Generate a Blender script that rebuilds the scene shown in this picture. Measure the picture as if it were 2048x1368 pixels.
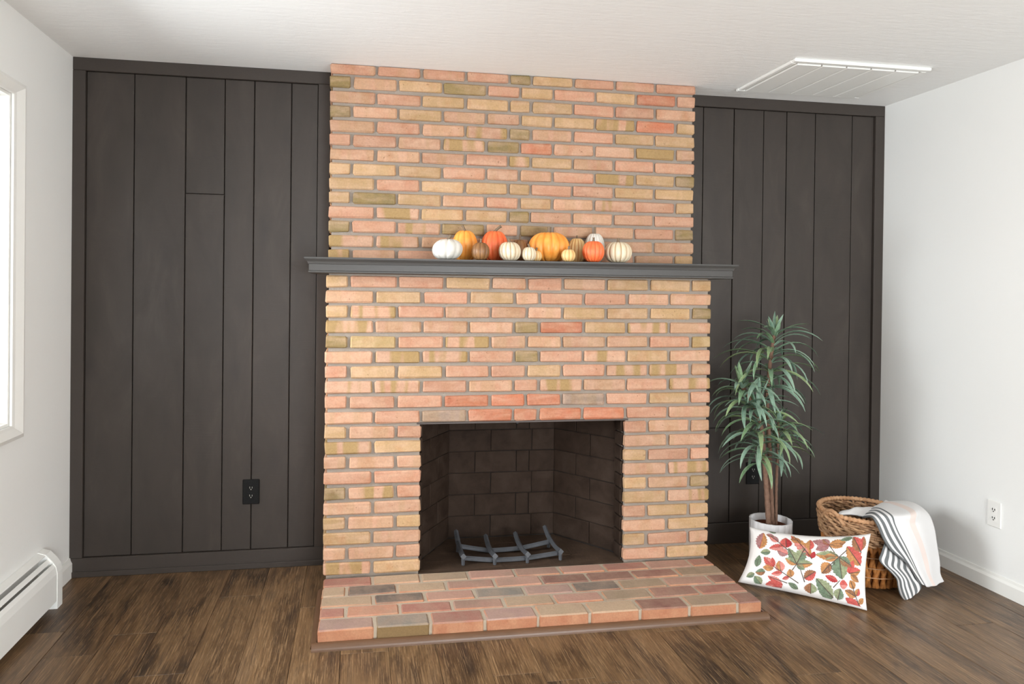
import bpy, bmesh, math, random, zlib
from mathutils import Vector, Matrix
import numpy as np
random.seed(7)
SC = bpy.context.scene
for o in list(bpy.data.objects): bpy.data.objects.remove(o)
C = SC.collection
PI = math.pi
H, W, YR = 2.44, 4.263, -6.2            # ceiling height, room width, rear wall

# ------------------------------------------------------------------ camera
F, CX, CY = 1383.016, 941.942, 589.54
CAM = Vector((1.3227, -3.4955, 1.3716))
M_R = Vector((0.98674735, -0.1618581, 0.01147251))
M_D = Vector((0.01020868, -0.00863777, -0.99991058))
M_F = Vector((0.16194272, 0.98677624, -0.00687094))
cd = bpy.data.cameras.new('camera'); cam = bpy.data.objects.new('camera', cd); C.objects.link(cam)
cd.sensor_width = 36; cd.lens = F / 2048 * 36
cd.shift_x = (1024 - CX) / 2048; cd.shift_y = (CY - 684) / 2048
cd.clip_start = 0.05
m = Matrix.Identity(4)
for i in range(3):
    m[i][0] = M_R[i]; m[i][1] = -M_D[i]; m[i][2] = -M_F[i]; m[i][3] = CAM[i]
cam.matrix_world = m
SC.camera = cam

def on(u, v, ax, val):
    """3D point where the line of sight of pixel (u, v) meets the plane axis = val."""
    r = M_R * ((u - CX) / F) + M_D * ((v - CY) / F) + M_F
    return CAM + r * ((val - CAM[ax]) / r[ax])

# ------------------------------------------------------------------ world and daylight
SC.view_settings.view_transform = 'Standard'
SC.view_settings.look = 'None'
SC.view_settings.gamma = 1.0
SC.view_settings.use_curve_mapping = False
SC.view_settings.exposure = 0.36
wd = bpy.data.worlds.new('sky'); SC.world = wd; wd.use_nodes = True
wd.node_tree.nodes['Background'].inputs[0].default_value = (0.86, 0.93, 1.0, 1)
wd.node_tree.nodes['Background'].inputs[1].default_value = 1.6

def area(name, loc, rot, sx, sy, power, col):
    l = bpy.data.lights.new(name, 'AREA'); l.shape = 'RECTANGLE'; l.size = sx; l.size_y = sy
    l.energy = power; l.color = col
    o = bpy.data.objects.new(name, l); C.objects.link(o); o.location = loc; o.rotation_euler = rot
    return o
# daylight: the window on the left wall (its edge is in the picture), and the open end of the room behind the
# camera, which the fronts of the bricks and the shadows of pumpkins and plant (falling back and to the left) show
DAY = (0.90, 0.955, 1.0)
area('window_left_offscreen', (-1.6, -1.06, 1.9), (0, -PI/2 + 0.20, 0), 2.6, 2.6, 420, DAY)   # bright sky a little way outside the glass
area('daylight_rear_offscreen', (3.0, YR - 0.16, 1.07), (PI/2, 0, 0), 2.2, 2.05, 170, DAY)

# ------------------------------------------------------------------ helpers
def s2l(c):
    return tuple(((x / 255) / 12.92 if x / 255 <= 0.04045 else ((x / 255 + 0.055) / 1.055) ** 2.4) for x in c)
def link(o, parent=None):
    C.objects.link(o)
    if parent is not None: o.parent = parent
    return o
def mesh(name, verts, faces, mat=None, smooth=False):
    me = bpy.data.meshes.new(name); me.from_pydata([tuple(v) for v in verts], [], faces); me.update()
    if mat: me.materials.append(mat)
    if smooth:
        for p in me.polygons: p.use_smooth = True
    return me
def obj(name, me, parent=None, loc=(0, 0, 0), rot=(0, 0, 0)):
    o = bpy.data.objects.new(name, me); link(o, parent); o.location = loc; o.rotation_euler = rot
    return o
def tag(o, label, cat, group=None):
    o['label'] = label; o['category'] = cat
    if group: o['group'] = group
    return o
def thing(name, label, cat, loc=(0, 0, 0), group=None):
    o = bpy.data.objects.new(name, None); C.objects.link(o); o.location = loc; o.empty_display_size = 0.05
    return tag(o, label, cat, group)
class MB:
    """collects boxes, tubes and grids into one mesh"""
    def __init__(s): s.v = []; s.f = []
    def add(s, v, f):
        n = len(s.v); s.v += [tuple(x) for x in v]; s.f += [tuple(i + n for i in q) for q in f]; return s
    def box(s, x0, x1, y0, y1, z0, z1):
        return s.add([(x0,y0,z0),(x1,y0,z0),(x1,y1,z0),(x0,y1,z0),(x0,y0,z1),(x1,y0,z1),(x1,y1,z1),(x0,y1,z1)],
                     [(0,3,2,1),(4,5,6,7),(0,1,5,4),(1,2,6,5),(2,3,7,6),(3,0,4,7)])
    def cbox(s, x0, x1, y0, y1, z0, z1, b=0.003):
        v, f = chamfer((x1-x0)/2, (y1-y0)/2, (z1-z0)/2, b)
        c = ((x0+x1)/2, (y0+y1)/2, (z0+z1)/2)
        return s.add([(p[0]+c[0], p[1]+c[1], p[2]+c[2]) for p in v], f)
    def prism(s, poly, axis, a, b):
        """poly: list of 2D points, extruded along axis (0,1,2) from a to b"""
        n = len(poly); vs = []
        for t in (a, b):
            for p in poly:
                q = list(p); q.insert(axis, t); vs.append(q)
        fs = [tuple(range(n)), tuple(reversed(range(n, 2*n)))] + [(i, i+n, (i+1) % n + n, (i+1) % n) for i in range(n)]
        return s.add(vs, fs)
    def tube(s, pts, rad, seg=8, closed=False, flat=1.0):
        pts = [Vector(p) for p in pts]; n = len(pts); vs = []; fs = []
        rads = rad if isinstance(rad, (list, tuple)) else [rad] * n
        up = Vector((0, 0, 1)); prev = None
        for i, p in enumerate(pts):
            if closed: t = pts[(i+1) % n] - pts[i-1]
            else: t = pts[min(i+1, n-1)] - pts[max(i-1, 0)]
            t.normalize()
            a = (prev if prev is not None else (up if abs(t.z) < 0.9 else Vector((1, 0, 0))))
            a = a - t * a.dot(t)
            if a.length < 1e-6: a = Vector((1, 0, 0)) - t * t.x
            a.normalize(); prev = a; b = t.cross(a)
            for k in range(seg):
                th = 2*PI*k/seg
                vs.append(p + (a*math.cos(th) + b*math.sin(th)*flat) * rads[i])
        m_ = n if closed else n-1
        for i in range(m_):
            for k in range(seg):
                j = (i+1) % n
                fs.append((i*seg+k, i*seg+(k+1) % seg, j*seg+(k+1) % seg, j*seg+k))
        if not closed:
            fs.append(tuple(reversed(range(seg)))); fs.append(tuple(range((n-1)*seg, n*seg)))
        return s.add(vs, fs)
    def lathe(s, prof, seg=48, c=(0, 0, 0), fn=None):
        n = len(prof); vs = []
        for k in range(seg):
            th = 2*PI*k/seg
            for (r, z) in prof:
                rr = r * (fn(th, z) if fn else 1)
                vs.append((c[0]+rr*math.cos(th), c[1]+rr*math.sin(th), c[2]+z))
        fs = []
        for k in range(seg):
            k2 = (k+1) % seg
            for i in range(n-1): fs.append((k*n+i, k2*n+i, k2*n+i+1, k*n+i+1))
        return s.add(vs, fs)
    def build(s, name, mat, parent=None, smooth=False, fix=True, loc=(0, 0, 0)):
        me = mesh(name, s.v, s.f, mat)
        if fix:
            bm = bmesh.new(); bm.from_mesh(me); bmesh.ops.recalc_face_normals(bm, faces=bm.faces); bm.to_mesh(me); bm.free()
        if smooth:
            for p in me.polygons: p.use_smooth = True
        return obj(name, me, parent, loc)
def chamfer(hx, hy, hz, b):
    v = []; idx = {}
    for sx in (-1, 1):
        for sy in (-1, 1):
            for sz in (-1, 1):
                idx[sx, sy, sz] = len(v)
                v += [(sx*hx, sy*(hy-b), sz*(hz-b)), (sx*(hx-b), sy*hy, sz*(hz-b)), (sx*(hx-b), sy*(hy-b), sz*hz)]
    f = []; A = (-1, 1)
    for s_ in A:
        f.append([idx[s_, a, b_]+0 for a, b_ in ((-1,-1),(1,-1),(1,1),(-1,1))][::s_])
        f.append([idx[a, s_, b_]+1 for a, b_ in ((-1,-1),(-1,1),(1,1),(1,-1))][::s_])
        f.append([idx[a, b_, s_]+2 for a, b_ in ((-1,-1),(1,-1),(1,1),(-1,1))][::s_])
    for a in A:
        for b_ in A:
            f.append([idx[a,b_,-1]+0, idx[a,b_,1]+0, idx[a,b_,1]+1, idx[a,b_,-1]+1][::-a*b_])
            f.append([idx[a,-1,b_]+0, idx[a,1,b_]+0, idx[a,1,b_]+2, idx[a,-1,b_]+2][::a*b_])
            f.append([idx[-1,a,b_]+1, idx[1,a,b_]+1, idx[1,a,b_]+2, idx[-1,a,b_]+2][::-a*b_])
            for c in A:
                f.append([idx[a,b_,c], idx[a,b_,c]+1, idx[a,b_,c]+2][::a*b_*c])
    return v, [tuple(q) for q in f]
def brick_mesh(name, l, d, h, mat, seed, b=0.0058, jit=0.0022):
    rnd = random.Random(seed); v, f = chamfer(l/2, d/2, h/2, b)
    v = [(x + rnd.uniform(-jit, jit), y + rnd.uniform(-jit, jit)*0.6, z + rnd.uniform(-jit, jit)) for x, y, z in v]
    return mesh(name, v, f, mat)
def struct(o): o['kind'] = 'structure'; return o

# ------------------------------------------------------------------ materials
class NT:
    def __init__(s, name, rough=0.6, spec=0.5):
        s.m = bpy.data.materials.new(name); s.m.use_nodes = True; s.t = s.m.node_tree; s.n = s.t.nodes
        s.b = s.n['Principled BSDF']; s.b.inputs['Roughness'].default_value = rough
        s.b.inputs['Specular IOR Level'].default_value = spec
    def node(s, typ, **kw):
        n = s.n.new(typ)
        for k, v in kw.items():
            if k.startswith('i_'):
                key = k[2:]; key = int(key) if key.isdigit() else key
                if hasattr(v, 'is_linked') or isinstance(v, bpy.types.NodeSocket): s.t.links.new(v, n.inputs[key])
                else: n.inputs[key].default_value = v
            else: setattr(n, k, v)
        return n
    def coords(s, which='Object', scale=(1, 1, 1), rnd=0.0):
        tc = s.node('ShaderNodeTexCoord'); out = tc.outputs[which]
        if rnd:
            oi = s.node('ShaderNodeObjectInfo')
            mu = s.node('ShaderNodeMath', operation='MULTIPLY', i_0=oi.outputs['Random'], i_1=rnd)
            cx = s.node('ShaderNodeCombineXYZ', i_0=mu.outputs[0], i_1=mu.outputs[0], i_2=mu.outputs[0])
            ad = s.node('ShaderNodeVectorMath', operation='ADD', i_0=out, i_1=cx.outputs[0]); out = ad.outputs[0]
        mp = s.node('ShaderNodeMapping', i_Scale=scale); s.t.links.new(out, mp.inputs['Vector'])
        return mp.outputs[0]
    def noise(s, vec, scale=5, detail=4, rough=0.55, dist=0.0):
        n = s.node('ShaderNodeTexNoise', i_Scale=scale, i_Detail=detail, i_Roughness=rough, i_Distortion=dist)
        s.t.links.new(vec, n.inputs['Vector']); return n.outputs['Fac']
    def ramp(s, fac, stops, interp='LINEAR'):
        r = s.node('ShaderNodeValToRGB'); e = r.color_ramp.elements; r.color_ramp.interpolation = interp
        while len(e) < len(stops): e.new(0.5)
        for el, (p, c) in zip(e, stops):
            el.position = p; el.color = (*c, 1) if not isinstance(c, (int, float)) else (c, c, c, 1)
        s.t.links.new(fac, r.inputs[0]); return r.outputs[0]
    def mix(s, fac, a, b, mode='MIX'):
        n = s.node('ShaderNodeMix', data_type='RGBA', blend_type=mode)
        for v, i in ((fac, 0), (a, 6), (b, 7)):
            if isinstance(v, bpy.types.NodeSocket): s.t.links.new(v, n.inputs[i])
            elif isinstance(v, (int, float)) and i == 0: n.inputs[0].default_value = v
            else: n.inputs[i].default_value = (*v, 1) if not isinstance(v, (int, float)) else (v, v, v, 1)
        return n.outputs[2]
    def math(s, op, a, b=0.0):
        n = s.node('ShaderNodeMath', operation=op)
        for v, i in ((a, 0), (b, 1)):
            if isinstance(v, bpy.types.NodeSocket): s.t.links.new(v, n.inputs[i])
            else: n.inputs[i].default_value = v
        return n.outputs[0]
    def color(s, sock):
        if isinstance(sock, bpy.types.NodeSocket): s.t.links.new(sock, s.b.inputs['Base Color'])
        else: s.b.inputs['Base Color'].default_value = (*sock, 1)
        return s
    def bump(s, h, strength=0.3, dist=0.01):
        n = s.node('ShaderNodeBump', i_Strength=strength, i_Distance=dist, i_Height=h)
        s.t.links.new(n.outputs[0], s.b.inputs['Normal']); return s
    def rough(s, sock): s.t.links.new(sock, s.b.inputs['Roughness']); return s

def simple(name, rgb, rough=0.6, spec=0.5, nscale=20, amt=0.12, bump=0.0, bscale=60):
    t = NT(name, rough, spec); v = t.coords()
    n = t.noise(v, nscale, 4)
    c = s2l(rgb)
    t.color(t.mix(n, tuple(x*(1-amt) for x in c), tuple(min(1, x*(1+amt)) for x in c)))
    if bump: t.bump(t.noise(v, bscale, 5), bump, 0.004)
    return t.m

MAT = {}
def wallpaint(name, rgb, bscale, bstr, rough=0.75):
    t = NT(name, rough, 0.3); v = t.coords()
    n = t.noise(v, 2.2, 5); c = s2l(rgb)
    t.color(t.mix(n, tuple(x*0.985 for x in c), tuple(min(1, x*1.012) for x in c)))
    t.bump(t.noise(v, bscale, 5), bstr, 0.004); return t.m
MAT['wall'] = wallpaint('wall_paint', (240, 239, 235), 90, 0.10)
t = NT('ceiling_paint', 0.8, 0.2); v = t.coords(scale=(1, 5, 1))
t.color(s2l((245, 244, 241))); t.bump(t.noise(v, 9, 6, 0.6, 0.5), 0.22, 0.008); MAT['ceiling'] = t.m
MAT['white_trim'] = simple('white_trim_paint', (238, 236, 230), 0.42, 0.45, 12, 0.015)
MAT['white_metal'] = simple('white_enamel', (244, 243, 238), 0.38, 0.5, 10, 0.015)
MAT['white_plastic'] = simple('white_plastic', (240, 238, 232), 0.35, 0.5, 10, 0.01)
MAT['slot_grey'] = simple('bare_aluminium', (150, 146, 136), 0.6, 0.3)
MAT['dark_slot'] = simple('dark_slot', (40, 38, 36), 0.6, 0.3)
MAT['black_plastic'] = simple('black_plastic', (14, 13, 12), 0.6, 0.2, 60, 0.3, 0.3, 200)

# charcoal panel paint over rough sawn boards
t = NT('charcoal_board_paint', 0.44, 0.32); v = t.coords(scale=(1, 1, 1), rnd=30.0)
vs = t.node('ShaderNodeMapping', i_Scale=(5, 5, 1.6)); t.t.links.new(v, vs.inputs['Vector'])
vf = t.node('ShaderNodeMapping', i_Scale=(14, 14, 230)); t.t.links.new(v, vf.inputs['Vector'])
g = t.noise(vs.outputs[0], 1.5, 5, 0.6, 0.8); saw = t.noise(vf.outputs[0], 1.0, 3, 0.6)
kn = t.node('ShaderNodeTexVoronoi', i_Scale=1.0); vk = t.node('ShaderNodeMapping', i_Scale=(6, 6, 2.6))
t.t.links.new(v, vk.inputs['Vector']); t.t.links.new(vk.outputs[0], kn.inputs['Vector'])
knot = t.ramp(kn.outputs['Distance'], [(0.0, 1.0), (0.10, 0.6), (0.24, 0.0)])
c0 = t.ramp(g, [(0.25, s2l((52, 46, 41))), (0.55, s2l((59, 52, 47))), (0.8, s2l((68, 61, 55)))])
c1 = t.mix(t.math('MULTIPLY', knot, 0.45), c0, s2l((46, 41, 39)))
t.color(c1); hh = t.math('ADD', t.math('MULTIPLY', saw, 0.6), t.math('MULTIPLY', g, 0.8))
t.bump(hh, 0.14, 0.004); t.rough(t.ramp(g, [(0.3, 0.5), (0.8, 0.36)])); MAT['board'] = t.m
MAT['panel_trim'] = simple('charcoal_trim_paint', (61, 54, 49), 0.44, 0.32, 6, 0.08, 0.10, 120)
MAT['gap'] = simple('panel_backing_paint', (61, 54, 49), 0.7, 0.2)
MAT['mantel'] = simple('mantel_paint', (72, 69, 66), 0.42, 0.35, 5, 0.05, 0.05, 150)

# brick: the object's colour is the body colour, its alpha says how strongly it is flashed with olive bands
t = NT('fired_brick', 0.82, 0.25); v = t.coords(rnd=40.0); oi = t.node('ShaderNodeObjectInfo')
vl = t.node('ShaderNodeMapping', i_Scale=(7, 12, 26)); t.t.links.new(v, vl.inputs['Vector'])
n1 = t.noise(vl.outputs[0], 1.0, 4, 0.55, 0.4)
pale = t.mix(0.5, oi.outputs['Color'], s2l((208, 172, 146)))
deep = t.mix(0.45, oi.outputs['Color'], s2l((226, 170, 140)), 'MULTIPLY')
c = t.mix(t.ramp(n1, [(0.38, 0.0), (0.66, 0.85)]), oi.outputs['Color'], pale)
c = t.mix(t.ramp(t.noise(v, 17, 3), [(0.52, 0.0), (0.74, 0.65)]), c, deep)
vb = t.node('ShaderNodeMapping', i_Scale=(17, 1.5, 2.2)); t.t.links.new(v, vb.inputs['Vector'])
bn = t.ramp(t.noise(vb.outputs[0], 1.0, 1, 0.4, 0.25), [(0.46, 0.0), (0.56, 0.95)])
bf = t.math('MULTIPLY', bn, t.math('SUBTRACT', 1.0, oi.outputs['Alpha']))
c = t.mix(bf, c, s2l((158, 130, 82)))
fine = t.noise(v, 120, 5, 0.7)
c = t.mix(1.0, c, t.ramp(fine, [(0.25, 0.80), (0.6, 1.0), (0.85, 1.1)]), 'MULTIPLY')
pit = t.ramp(t.noise(v, 75, 2), [(0.70, 0.0), (0.76, 1.0)])
c = t.mix(t.math('MULTIPLY', pit, 0.5), c, s2l((110, 74, 48)))
t.color(c); t.bump(t.math('ADD', t.noise(v, 45, 5, 0.65), t.math('MULTIPLY', pit, -0.5)), 0.45, 0.006); MAT['brick'] = t.m

# hearth brick: dusty worn upper face, cleaner fired colour on the vertical faces
t = NT('hearth_brick', 0.72, 0.3); v = t.coords(rnd=40.0); oi = t.node('ShaderNodeObjectInfo')
geo = t.node('ShaderNodeTexCoord'); sep = t.node('ShaderNodeSeparateXYZ'); t.t.links.new(geo.outputs['Normal'], sep.inputs[0])
upf = t.ramp(sep.outputs[2], [(0.55, 0.0), (0.8, 1.0)])
n1 = t.noise(v, 14, 5, 0.6)
top = t.mix(t.ramp(n1, [(0.35, 0.0), (0.75, 0.5)]), oi.outputs['Color'], s2l((190, 160, 136)))
top = t.mix(t.ramp(t.noise(v, 7, 3), [(0.55, 0.0), (0.75, 0.4)]), top, s2l((122, 104, 92)))
side = t.mix(t.ramp(n1, [(0.35, 0.0), (0.7, 0.8)]), s2l((176, 116, 86)), s2l((196, 146, 112)))
side = t.mix(t.math('SUBTRACT', 1.0, oi.outputs['Alpha']), side, s2l((128, 104, 68)))
c = t.mix(upf, side, top)
c = t.mix(1.0, c, t.ramp(t.noise(v, 140, 4, 0.7), [(0.25, 0.82), (0.6, 1.0), (0.85, 1.1)]), 'MULTIPLY')
t.color(c); t.bump(t.noise(v, 40, 5, 0.65), 0.4, 0.006); MAT['hearth_brick'] = t.m

def mortar(name, rgb):
    t = NT(name, 0.92, 0.1); v = t.coords(); n = t.noise(v, 9, 5); c = s2l(rgb)
    cc = t.mix(n, tuple(x*0.82 for x in c), tuple(min(1, x*1.12) for x in c))
    t.color(cc); t.bump(t.noise(v, 110, 5, 0.7), 0.6, 0.006); return t.m
MAT['mortar'] = mortar('mortar_grey', (154, 142, 130))
MAT['mortar_hearth'] = mortar('mortar_hearth', (184, 168, 148))

# sooty painted firebrick
t = NT('sooty_firebrick', 0.75, 0.12); v = t.coords('Generated', rnd=9.0); v2 = t.coords(rnd=9.0)
n = t.noise(v2, 9, 5, 0.6, 0.5)
c = t.ramp(n, [(0.3, s2l((40, 29, 22))), (0.52, s2l((52, 40, 32))), (0.75, s2l((62, 50, 42)))])
t.color(c); t.bump(t.noise(v2, 60, 5), 0.35, 0.005); MAT['firebrick'] = t.m
MAT['soot'] = simple('soot_mortar', (36, 30, 26), 0.8, 0.2, 12, 0.4, 0.5, 80)
MAT['ash_floor'] = simple('ash_floor', (70, 54, 42), 0.8, 0.2, 14, 0.5, 0.5, 70)
MAT['iron'] = simple('cast_iron', (74, 75, 78), 0.55, 0.35, 40, 0.3, 0.4, 120)
MAT['steel'] = simple('lintel_steel', (70, 58, 52), 0.5, 0.5, 40, 0.2)

# floor planks: rustic dark oak, grain along each plank (object Y)
t = NT('rustic_oak_plank', 0.36, 0.5); v = t.coords(rnd=60.0); oi = t.node('ShaderNodeObjectInfo')
def mp(vec, sc):
    n = t.node('ShaderNodeMapping', i_Scale=sc); t.t.links.new(vec, n.inputs['Vector']); return n.outputs[0]
big = t.noise(mp(v, (8.5, 1.9, 1)), 1.0, 4, 0.55, 1.1)
mid = t.noise(mp(v, (26, 2.2, 1)), 1.0, 4, 0.6, 1.0)
fine = t.noise(mp(v, (230, 9, 1)), 1.0, 4, 0.7, 0.6)
cath = t.node('ShaderNodeTexWave', i_Scale=1.0, i_Distortion=9.0, i_Detail=3.0, bands_direction='X')
t.t.links.new(mp(v, (26, 3.0, 1)), cath.inputs['Vector']); cath.inputs['Detail Scale'].default_value = 0.6
c = t.ramp(big, [(0.30, s2l((54, 41, 31))), (0.44, s2l((91, 68, 46))), (0.60, s2l((120, 92, 63))), (0.8, s2l((98, 78, 58)))])
c = t.mix(t.ramp(mid, [(0.5, 0.0), (0.78, 0.75)]), c, s2l((66, 52, 42)))
c = t.mix(t.math('MULTIPLY', t.ramp(fine, [(0.5, 0.0), (0.64, 1.0)]), 0.5), c, s2l((176, 142, 104)))
c = t.mix(t.math('MULTIPLY', t.ramp(cath.outputs['Fac'], [(0.6, 0.0), (0.95, 1.0)]), 0.22), c, s2l((56, 42, 32)))
kn = t.node('ShaderNodeTexVoronoi', i_Scale=1.0); t.t.links.new(mp(v, (6.5, 1.7, 0.01)), kn.inputs['Vector'])
c = t.mix(t.math('MULTIPLY', t.ramp(kn.outputs['Distance'], [(0.03, 1.0), (0.20, 0.0)]), 0.75), c, s2l((48, 37, 30)))
c = t.mix(1.0, c, t.ramp(oi.outputs['Random'], [(0.0, 0.90), (1.0, 1.08)]), 'MULTIPLY')
t.color(c); t.bump(fine, 0.12, 0.003); t.rough(t.ramp(mid, [(0.3, 0.33), (0.8, 0.46)])); MAT['plank'] = t.m
MAT['subfloor'] = simple('subfloor', (40, 32, 26), 0.9, 0.1)
MAT['quarter_round'] = simple('brown_quarter_round', (98, 70, 49), 0.4, 0.5, 8, 0.18, 0.05, 60)

# window glass: clear, thin, with a fresnel reflection
t = NT('window_glass'); n = t.n; lw_ = t.node('ShaderNodeLayerWeight', i_Blend=0.5)
lw = t.node('ShaderNodeMath', operation='MULTIPLY', i_0=t.math('POWER', lw_.outputs['Facing'], 4.0), i_1=0.4)
tr = t.node('ShaderNodeBsdfTransparent'); gl = t.node('ShaderNodeBsdfGlossy', i_Roughness=0.02)
mx = t.node('ShaderNodeMixShader', i_0=lw.outputs[0], i_1=tr.outputs[0], i_2=gl.outputs[0])
t.t.links.new(mx.outputs[0], n['Material Output'].inputs[0]); MAT['glass'] = t.m

# ------------------------------------------------------------------ room shell
struct(MB().box(-0.14, W + 0.14, YR - 0.14, 0.30, -0.12, -0.012).build('floor', MAT['subfloor']))
FLOOR = bpy.data.objects['floor']
rp = random.Random(3)
x_edges = [1.093 + 0.18*k for k in range(-7, 19)]
forced = {0.733: -0.31, 0.553: -0.92, 0.373: -0.60, 1.273: -0.87, 2.173: -1.19, 0.913: -1.05, 1.093: -0.46}
for k in range(len(x_edges) - 1):
    x0, x1 = max(x_edges[k], 0.0), min(x_edges[k+1], W)
    if x1 - x0 < 0.01: continue
    fy = [forced[q] for q in forced if abs(q - x_edges[k]) < 0.01]
    y = (fy[0] + 1.22 if fy else rp.uniform(0.05, 1.2))
    while y > YR:
        a, b = min(y, 0.012), max(y - 1.22, YR)
        if a - b > 0.02:
            g_ = 0.0006
            l2, w2 = (a - b)/2 - g_, (x1 - x0)/2 - g_
            vv, ff = chamfer(w2, l2, 0.006, 0.0012)
            p = obj('plank', mesh('plank', vv, ff, MAT['plank']), FLOOR, ((x0+x1)/2, (a+b)/2, -0.006))
        y -= 1.22
struct(MB().box(-0.14, W + 0.14, YR - 0.14, 0.30, H, H + 0.12).build('ceiling', MAT['ceiling']))

# left wall with its window opening and an added, unseen one further back
WY0, WY1, WZ0, WZ1 = -1.52, -0.575, 0.825, 2.108
FY0, FY1 = -4.7, -3.1
mb = MB()
mb.box(-0.14, 0, WY1, 0.30, 0, H); mb.box(-0.14, 0, FY1, WY0, 0, H); mb.box(-0.14, 0, YR, FY0, 0, H)
for a, b in ((WY0, WY1), (FY0, FY1)):
    mb.box(-0.14, 0, a, b, 0, WZ0); mb.box(-0.14, 0, a, b, WZ1, H)
struct(mb.build('wall_left', MAT['wall']))
struct(MB().box(W, W + 0.14, YR, 0.30, 0, H).build('wall_right', MAT['wall']))
mb = MB(); mb.box(-0.14, 1.9, YR - 0.14, YR, 0, H); mb.box(4.1, W + 0.14, YR - 0.14, YR, 0, H); mb.box(1.9, 4.1, YR - 0.14, YR, 2.12, H)
struct(mb.build('wall_rear', MAT['wall']))

# back wall: backing behind the panelling, boards, trim
mb = MB(); mb.box(0, 1.20, 0.030, 0.16, 0, H); mb.box(3.02, W, 0.030, 0.16, 0, H)
mb.box(1.20, 3.02, 0.30, 0.42, 0, H); mb.box(1.08, 1.20, 0.16, 0.42, 0, H); mb.box(3.02, 3.14, 0.16, 0.42, 0, H)
WB = struct(mb.build('wall_back', MAT['gap']))
def board(x0, x1, z0, z1, dy=0.0):
    g_ = 0.0022
    vv, ff = chamfer((x1-x0)/2 - g_, 0.0075, (z1-z0)/2 - g_*0.7, 0.0015)
    obj('board', mesh('board', vv, ff, MAT['board']), WB, ((x0+x1)/2, 0.0225 + dy, (z0+z1)/2))
lx = [0.056, 0.268, 0.500, 0.680, 0.818, 0.994, 1.122]
for i in range(6):
    dy = random.uniform(-0.0015, 0.0015)
    if i == 2: board(lx[i], lx[i+1], 0.088, 1.821, dy); board(lx[i], lx[i+1], 1.821, 2.38, dy + 0.001)
    else: board(lx[i], lx[i+1], 0.088, 2.38, dy)
rx_ = [3.04, 3.168, 3.348, 3.525, 3.664, 3.839, 4.068, 4.206]
for i in range(7):
    dy = random.uniform(-0.0015, 0.0015)
    if i == 1: board(rx_[i], rx_[i+1], 0.112, 0.632, dy); board(rx_[i], rx_[i+1], 0.632, 2.38, dy)
    else: board(rx_[i], rx_[i+1], 0.112, 2.38, dy)
def trim(n, x0, x1, z0, z1, y0=0.0, y1=0.030):
    struct(MB().cbox(x0, x1, y0, y1, z0, z1, 0.002).build('trim_%d' % n, MAT['panel_trim']))
trim(1, 0.0, 1.182, 2.380, H); trim(2, 0.0, 0.0555, 0.0885, 2.3795); trim(3, 1.1225, 1.182, 0.0885, 2.3795)
trim(4, 0.0, 1.182, 0.0, 0.088); trim(5, 3.042, W, 2.380, H); trim(6, 4.2065, W, 0.1125, 2.3795); trim(7, 3.042, W, 0.0, 0.112)
trim(8, 0.012, 1.182, 0.0, 0.026, -0.008, 0.0)

# baseboards
def bb_profile(t_, h): return [(0, 0), (t_, 0), (t_, h*0.72), (t_*0.55, h*0.86), (t_*0.35, h), (0, h)]
struct(MB().prism([(W - a, b) for a, b in bb_profile(0.014, 0.082)], 1, YR, 0.0).build('baseboard_right', MAT['white_trim']))
struct(MB().prism([(a, b) for a, b in bb_profile(0.014, 0.092)], 1, -0.29, 0.0).build('baseboard_left', MAT['white_trim']))

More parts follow.
